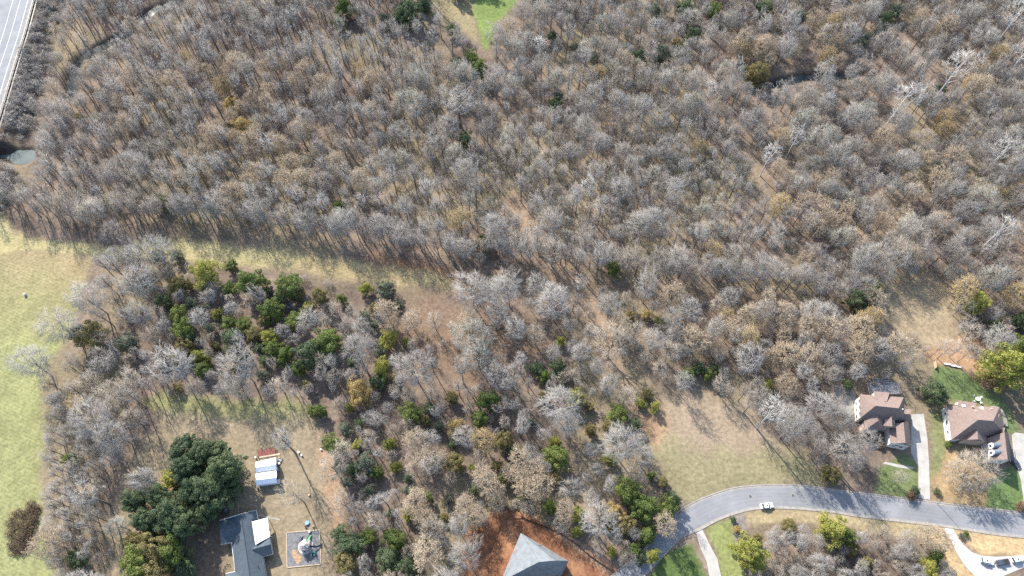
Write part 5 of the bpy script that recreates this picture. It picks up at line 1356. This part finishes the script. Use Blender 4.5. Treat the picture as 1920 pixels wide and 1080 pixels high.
# ------------------------------------------------------------------ labels that single a tree out
LAND = [(500, 885, 'white-roofed twin sheds'), (455, 1020, 'slate-roofed house'), (570, 1028, 'playground pad'), (1000, 1045, 'grey-roofed unfinished house'), (1437, 949, 'white car on the bend'), (1655, 775, 'brown-roofed house with the deck'), (1830, 810, 'brown-roofed house with dormers'),
        (40, 985, 'reddish bramble thicket'), (910, 30, 'bright green fairway'), (135, 150, 'creek bend near the highway'), (30, 130, 'highway guard rails'), (48, 553, 'white box in the hay field'), (1450, 155, 'dark creek in the upper woods'), (1330, 800, 'tan clearing'), (1785, 665, 'row of thin young trees'),
        (1870, 1053, 'vehicles on the white drive'), (1720, 150, 'tallest white sycamore'), (455, 236, 'golden tree in the upper woods'), (1043, 858, 'solitary green tree in the lower woods'), (1150, 500, 'solitary green tree by the lane'), (890, 640, 'pale dome-crowned tree'), (672, 733, 'orange-green tree'), (1158, 828, 'bright silver tree by the clearing'),
        (1015, 105, 'white sycamore below the fairway'), (840, 525, 'narrow end of the straw meadow'), (20, 290, 'pond under the highway'), (900, 118, 'dark green pair at the fairway tip'), (1100, 360, 'small pink-white sycamore'), (1480, 290, 'small forked white sycamore'), (1830, 568, 'lime tree at the side edge'),
        (610, 640, 'two round evergreens'), (385, 512, 'lime tree at the meadow edge'), (775, 688, 'round silver tree on leaf litter'), (1208, 950, 'evergreens at the road bend'), (708, 265, 'small bright silver tree'), (870, 265, 'dark evergreen in the upper woods'), (380, 890, 'dark evergreen stand'), (1560, 992, 'lime tree below the road'), (1410, 1038, 'lime tree by the mulch bed'), (250, 40, 'upper creek'), (1410, 30, 'broad top-edge sycamore'), (1840, 330, 'side-edge white sycamore'), (1320, 210, 'slim white sycamore'), (965, 165, 'feathery silver tree')]
ORD = ['nearest', 'second nearest', 'third nearest', 'fourth nearest', 'fifth nearest', 'sixth nearest', 'seventh nearest', 'eighth nearest', 'ninth nearest', 'tenth nearest', 'eleventh nearest', 'twelfth nearest', 'thirteenth nearest', 'fourteenth nearest', 'fifteenth nearest', 'sixteenth nearest', 'seventeenth nearest', 'eighteenth nearest', 'nineteenth nearest', 'twentieth nearest', 'twenty-first nearest', 'twenty-second nearest', 'twenty-third nearest', 'twenty-fourth nearest']
for t in TREES:
    h = VAR[t['var']][2] * t['sz']; t['px'], t['py'] = Qv(t['x'], t['y'], h * .62)
    zc = t['y'] * ST + (CAM_H - h * .62) * CT; t['app'] = VAR[t['var']][3] * t['s'] * FPX / zc
    t['inf'] = -5 < t['px'] < 1925 and -5 < t['py'] < 1085
DESC = {'bare_tree': 'bare grey tree', 'tan_leaved_tree': 'tan leaf-holding tree', 'evergreen_tree': '{} leafy tree', 'golden_tree': 'golden-leaved tree', 'white_sycamore': 'white sycamore', 'thin_tree': 'thin young tree'}
GREENW = {'dark': 'dark-green', 'mag': 'blackish-green', 'mid': 'mid-green', 'lime': 'yellow-green', 'olive': 'olive', 'sage': 'grey-green', 'gold': 'golden'}
def look(t):
    k = t['var'].rstrip('0123456789')
    if t['kind'] == 'evergreen_tree': return DESC[t['kind']].format(GREENW[k])
    if t['kind'] == 'bare_tree': return {'silver': 'silvery bare tree', 'grey': 'slender grey bare tree', 'brown': 'brownish bare tree', 'warm': 'bushy warm-grey bare tree', 'pale': 'pale dome-crowned bare tree'}.get(k, 'bare tree')
    if k == 'ochre': return 'ochre leaf-holding tree'
    return DESC[t['kind']]
def dirw(dx, dy):
    if abs(dx) > abs(dy): return 'right of' if dx > 0 else 'left of'
    return 'below' if dy > 0 else 'above'
def make_labels(chosen):
    byl = {}
    for t in TREES:
        if t['inf']: byl.setdefault(look(t), []).append(t)
    used = set(t['label'] for t in TREES if t['label'])
    for t in chosen:
        if t['label']: continue
        cand = sorted(LAND, key=lambda L: (L[0] - t['px']) ** 2 + (L[1] - t['py']) ** 2)[:26]
        best = None
        for L in cand:
            dx, dy = t['px'] - L[0], t['py'] - L[1]
            if dx * dx + dy * dy < 30: continue
            w = dirw(dx, dy); dd = dx * dx + dy * dy
            rk = sum(1 for o in byl[look(t)] if (o['px'] - L[0]) ** 2 + (o['py'] - L[1]) ** 2 < dd and dirw(o['px'] - L[0], o['py'] - L[1]) == w)
            if rk < len(ORD):
                s = f"{look(t)}, {ORD[rk]} {w} the {L[2]}"
                if s not in used and len(s.replace('-', ' ').split()) <= 16 and (best is None or rk < best[0]): best = (rk, s)
        if best is None:
            L = cand[0]; dx, dy = t['px'] - L[0], t['py'] - L[1]
            best = (99, f"{look(t)} deep in the woods {dirw(dx, dy)} the {L[2]}")
        t['label'] = best[1]; used.add(best[1])

# individuals: every coloured tree, and the 300 bare trees that show largest
singles = [t for t in TREES if t['kind'] in ('evergreen_tree', 'golden_tree', 'white_sycamore', 'thin_tree') and (t['inf'] or t['label'])]
for kd in ('bare_tree', 'tan_leaved_tree'):
    c = [t for t in TREES if t['kind'] == kd and t['inf']]
    c.sort(key=lambda t: (-(t['label'] is not None), -t['app']))
    singles += c[:300]
sid = set(id(t) for t in singles)
mass = [t for t in TREES if id(t) not in sid]
make_labels(singles)
GROUP = {'bare_tree': 'bare trees of the woods', 'tan_leaved_tree': 'trees still holding tan leaves', 'evergreen_tree': 'evergreens among the bare trees', 'golden_tree': 'golden trees', 'white_sycamore': 'white sycamores', 'thin_tree': 'row of thin young trees'}
CAT = {'bare_tree': 'tree', 'tan_leaved_tree': 'tree', 'evergreen_tree': 'tree', 'golden_tree': 'tree', 'white_sycamore': 'tree', 'thin_tree': 'tree'}
for t in singles:
    z = float(ground_z(np.array([t['x']]), np.array([t['y']]))[0])
    e = thing(t['kind'], t['label'], CAT[t['kind']], (t['x'], t['y'], z), t['rz'], GROUP[t['kind']])
    e.scale = (t['sx'], t['sy'], t['sz'])
    V = VAR[t['var']]
    obj('trunk', V[0], None, e); obj('crown', V[1], None, e)

# the rest of the woods and the undergrowth: one object each, geometry nodes
def scatter(name, keys, pts):
    """pts: x, y, z, scale, rz, index in keys"""
    col = bpy.data.collections.new(name + '_source')
    for i, k in enumerate(keys):
        t, parts, tmat, cm = VAR[k][4]
        mats = list(cm) + [tmat]
        me = np_mesh(f'source_{i:02d}', [(V, F, m) for V, F, m in parts] + [(t[0], t[1], len(cm))], mats)
        col.objects.link(bpy.data.objects.new(f'source_{i:02d}', me))
    a = np.array(pts, float)
    me = bpy.data.meshes.new(name); me.vertices.add(len(a)); me.vertices.foreach_set('co', a[:, :3].astype(np.float32).ravel())
    for nm, ty, v in (('size', 'FLOAT_VECTOR', np.stack([a[:, 3], a[:, 6], a[:, 7]], 1).astype(np.float32)), ('turn', 'FLOAT', a[:, 4].astype(np.float32)), ('sort', 'INT', a[:, 5].astype(np.int32))):
        at = me.attributes.new(nm, ty, 'POINT'); at.data.foreach_set('vector' if ty == 'FLOAT_VECTOR' else 'value', v.ravel())
    o = obj(name, me, None, kind='stuff')
    ng = bpy.data.node_groups.new(name, 'GeometryNodeTree')
    ng.interface.new_socket('Geometry', in_out='INPUT', socket_type='NodeSocketGeometry'); ng.interface.new_socket('Geometry', in_out='OUTPUT', socket_type='NodeSocketGeometry')
    N = ng.nodes.new; L = ng.links.new
    gi, go = N('NodeGroupInput'), N('NodeGroupOutput')
    ci = N('GeometryNodeCollectionInfo'); ci.inputs['Collection'].default_value = col; ci.inputs['Separate Children'].default_value = True; ci.inputs['Reset Children'].default_value = True
    ip = N('GeometryNodeInstanceOnPoints'); ip.inputs['Pick Instance'].default_value = True
    def na(nm, ty):
        n = N('GeometryNodeInputNamedAttribute'); n.data_type = ty; n.inputs['Name'].default_value = nm; return n.outputs['Attribute']
    cx_ = N('ShaderNodeCombineXYZ'); L(na('turn', 'FLOAT'), cx_.inputs['Z'])
    L(gi.outputs[0], ip.inputs['Points']); L(ci.outputs[0], ip.inputs['Instance']); L(na('sort', 'INT'), ip.inputs['Instance Index'])
    L(cx_.outputs[0], ip.inputs['Rotation']); L(na('size', 'FLOAT_VECTOR'), ip.inputs['Scale']); L(ip.outputs[0], go.inputs[0])
    md = o.modifiers.new('scatter', 'NODES'); md.node_group = ng
    return o
keys = sorted(set(t['var'] for t in mass))
mz = ground_z(np.array([t['x'] for t in mass]), np.array([t['y'] for t in mass]))
o = scatter('woodland', keys, [(t['x'], t['y'], z, t['sx'], t['rz'], keys.index(t['var']), t['sy'], t['sz']) for t, z in zip(mass, mz)])
o['label'] = 'grey leafless winter woodland filling the upper part of the photo'
zs = ground_z(np.array([s[0] for s in SHR]), np.array([s[1] for s in SHR]))
o = scatter('undergrowth', ['shrub0', 'shrub1'], [(s[0], s[1], z, s[2], rng.uniform(0, 6.28), s[3], s[2], s[2] * .9) for s, z in zip(SHR, zs)])
o['label'] = 'low brown leafless undergrowth between the trees'

# garden shrubs and the bramble thicket
def shrub(nm, lb, key, px, py, rpx, grp=None, f=.3):
    x, y, s = at_crown(px, py, rpx, key, f, .05); t = thing(nm, lb, 'shrub', (x, y, 0), rng.uniform(0, 6), grp); t.scale = (s, s, s * .8)
    obj('stem', VAR[key][0], None, t); obj('foliage', VAR[key][1], None, t)
shrub('round_shrub', 'dark round clipped shrub on the mulch bed', 'dark0', 1374, 974, 5.5, 'clipped shrubs on the mulch bed')
shrub('round_shrub', 'orange-tan round shrub on the mulch bed', 'gold0', 1382, 993, 7, 'clipped shrubs on the mulch bed')
shrub('round_shrub', 'small rust-coloured shrub on the mulch bed edge', 'rust0', 1387, 1013, 4, 'clipped shrubs on the mulch bed')
shrub('round_shrub', 'dark shrub at the house side of the driveway mouth', 'dark1', 1716, 920, 8, 'shrubs by the driveway mouths')
shrub('round_shrub', 'rust shrub at the kerb beside the driveway mouth', 'rust1', 1708, 930, 8, 'shrubs by the driveway mouths')
shrub('round_shrub', 'dark shrub across the driveway from the rust one', 'dark0', 1756, 921, 6, 'shrubs by the driveway mouths')
shrub('round_shrub', 'tan shrub at the corner of the lawn by the kerb', 'rust0', 1913, 950, 9, 'shrubs by the driveway mouths')
shrub('round_shrub', 'green shrub at the corner of the dormered house', 'mid1', 1776, 833, 6, 'shrubs by the houses')
shrub('round_shrub', 'rust shrub in the nook of the brown-roofed house', 'rust1', 1651, 836, 6, 'shrubs by the houses')
shrub('round_shrub', 'spiky green shrub at the roadside by the white drive', 'mid0', 1811, 1000, 5, 'shrubs by the driveway mouths')
shrub('round_shrub', 'low grey-green shrub next to the spiky one', 'sage0', 1802, 1004, 5, 'shrubs by the driveway mouths')
shrub('round_shrub', 'tan brush heap on the dirt bank by the lime tree', 'rust0', 1858, 715, 16, 'shrubs by the houses')
c = P(45, 990)
bt = thing('bramble_thicket', 'oval reddish-brown bramble thicket alone in the hay field', 'thicket', (c[0], c[1], 0))
r = np.random.default_rng(77); Vs = []; Fs = []; o_ = 0; lV = []; lF = []; lo = 0
for k in range(95):
    a, q = r.uniform(0, 6.28), math.sqrt(r.random()); x, y = 5.3 * q * math.cos(a), 8.9 * q * math.sin(a); x += -.12 * y
    hgt = (1 - q * q * .6) * 2.2
    g = gen_bare(500 + k % 5, hgt, 1.7, .02, 6, 18, 60, 4, .02, 1.0, leaves=90, leaf_s=.15, twl=(.3, .8))
    V, F = g[1]; Vs.append(V + (x, y, 0)); Fs.append(F + o_); o_ += len(V)
    V, F = g[2]; lV.append(V + (x, y, 0)); lF.append(F + lo); lo += len(V)
obj('stems', np_mesh('stems', [(np.concatenate(Vs), np.concatenate(Fs), 0)], [twig_mat('bramble_stems', (.15, .108, .082), (.19, .14, .105))]), None, bt)
obj('leaves', np_mesh('leaves', [(np.concatenate(lV), np.concatenate(lF), 0)], [leaf_mat('bramble_leaves', (.10, .066, .042), (.20, .14, .075), .2)]), None, bt)
print('TREES', len(TREES), 'singles', len(singles), 'mass', len(mass), 'shrubs', len(SHR), {k: sum(1 for t in singles if t['kind'] == k) for k in GROUP})
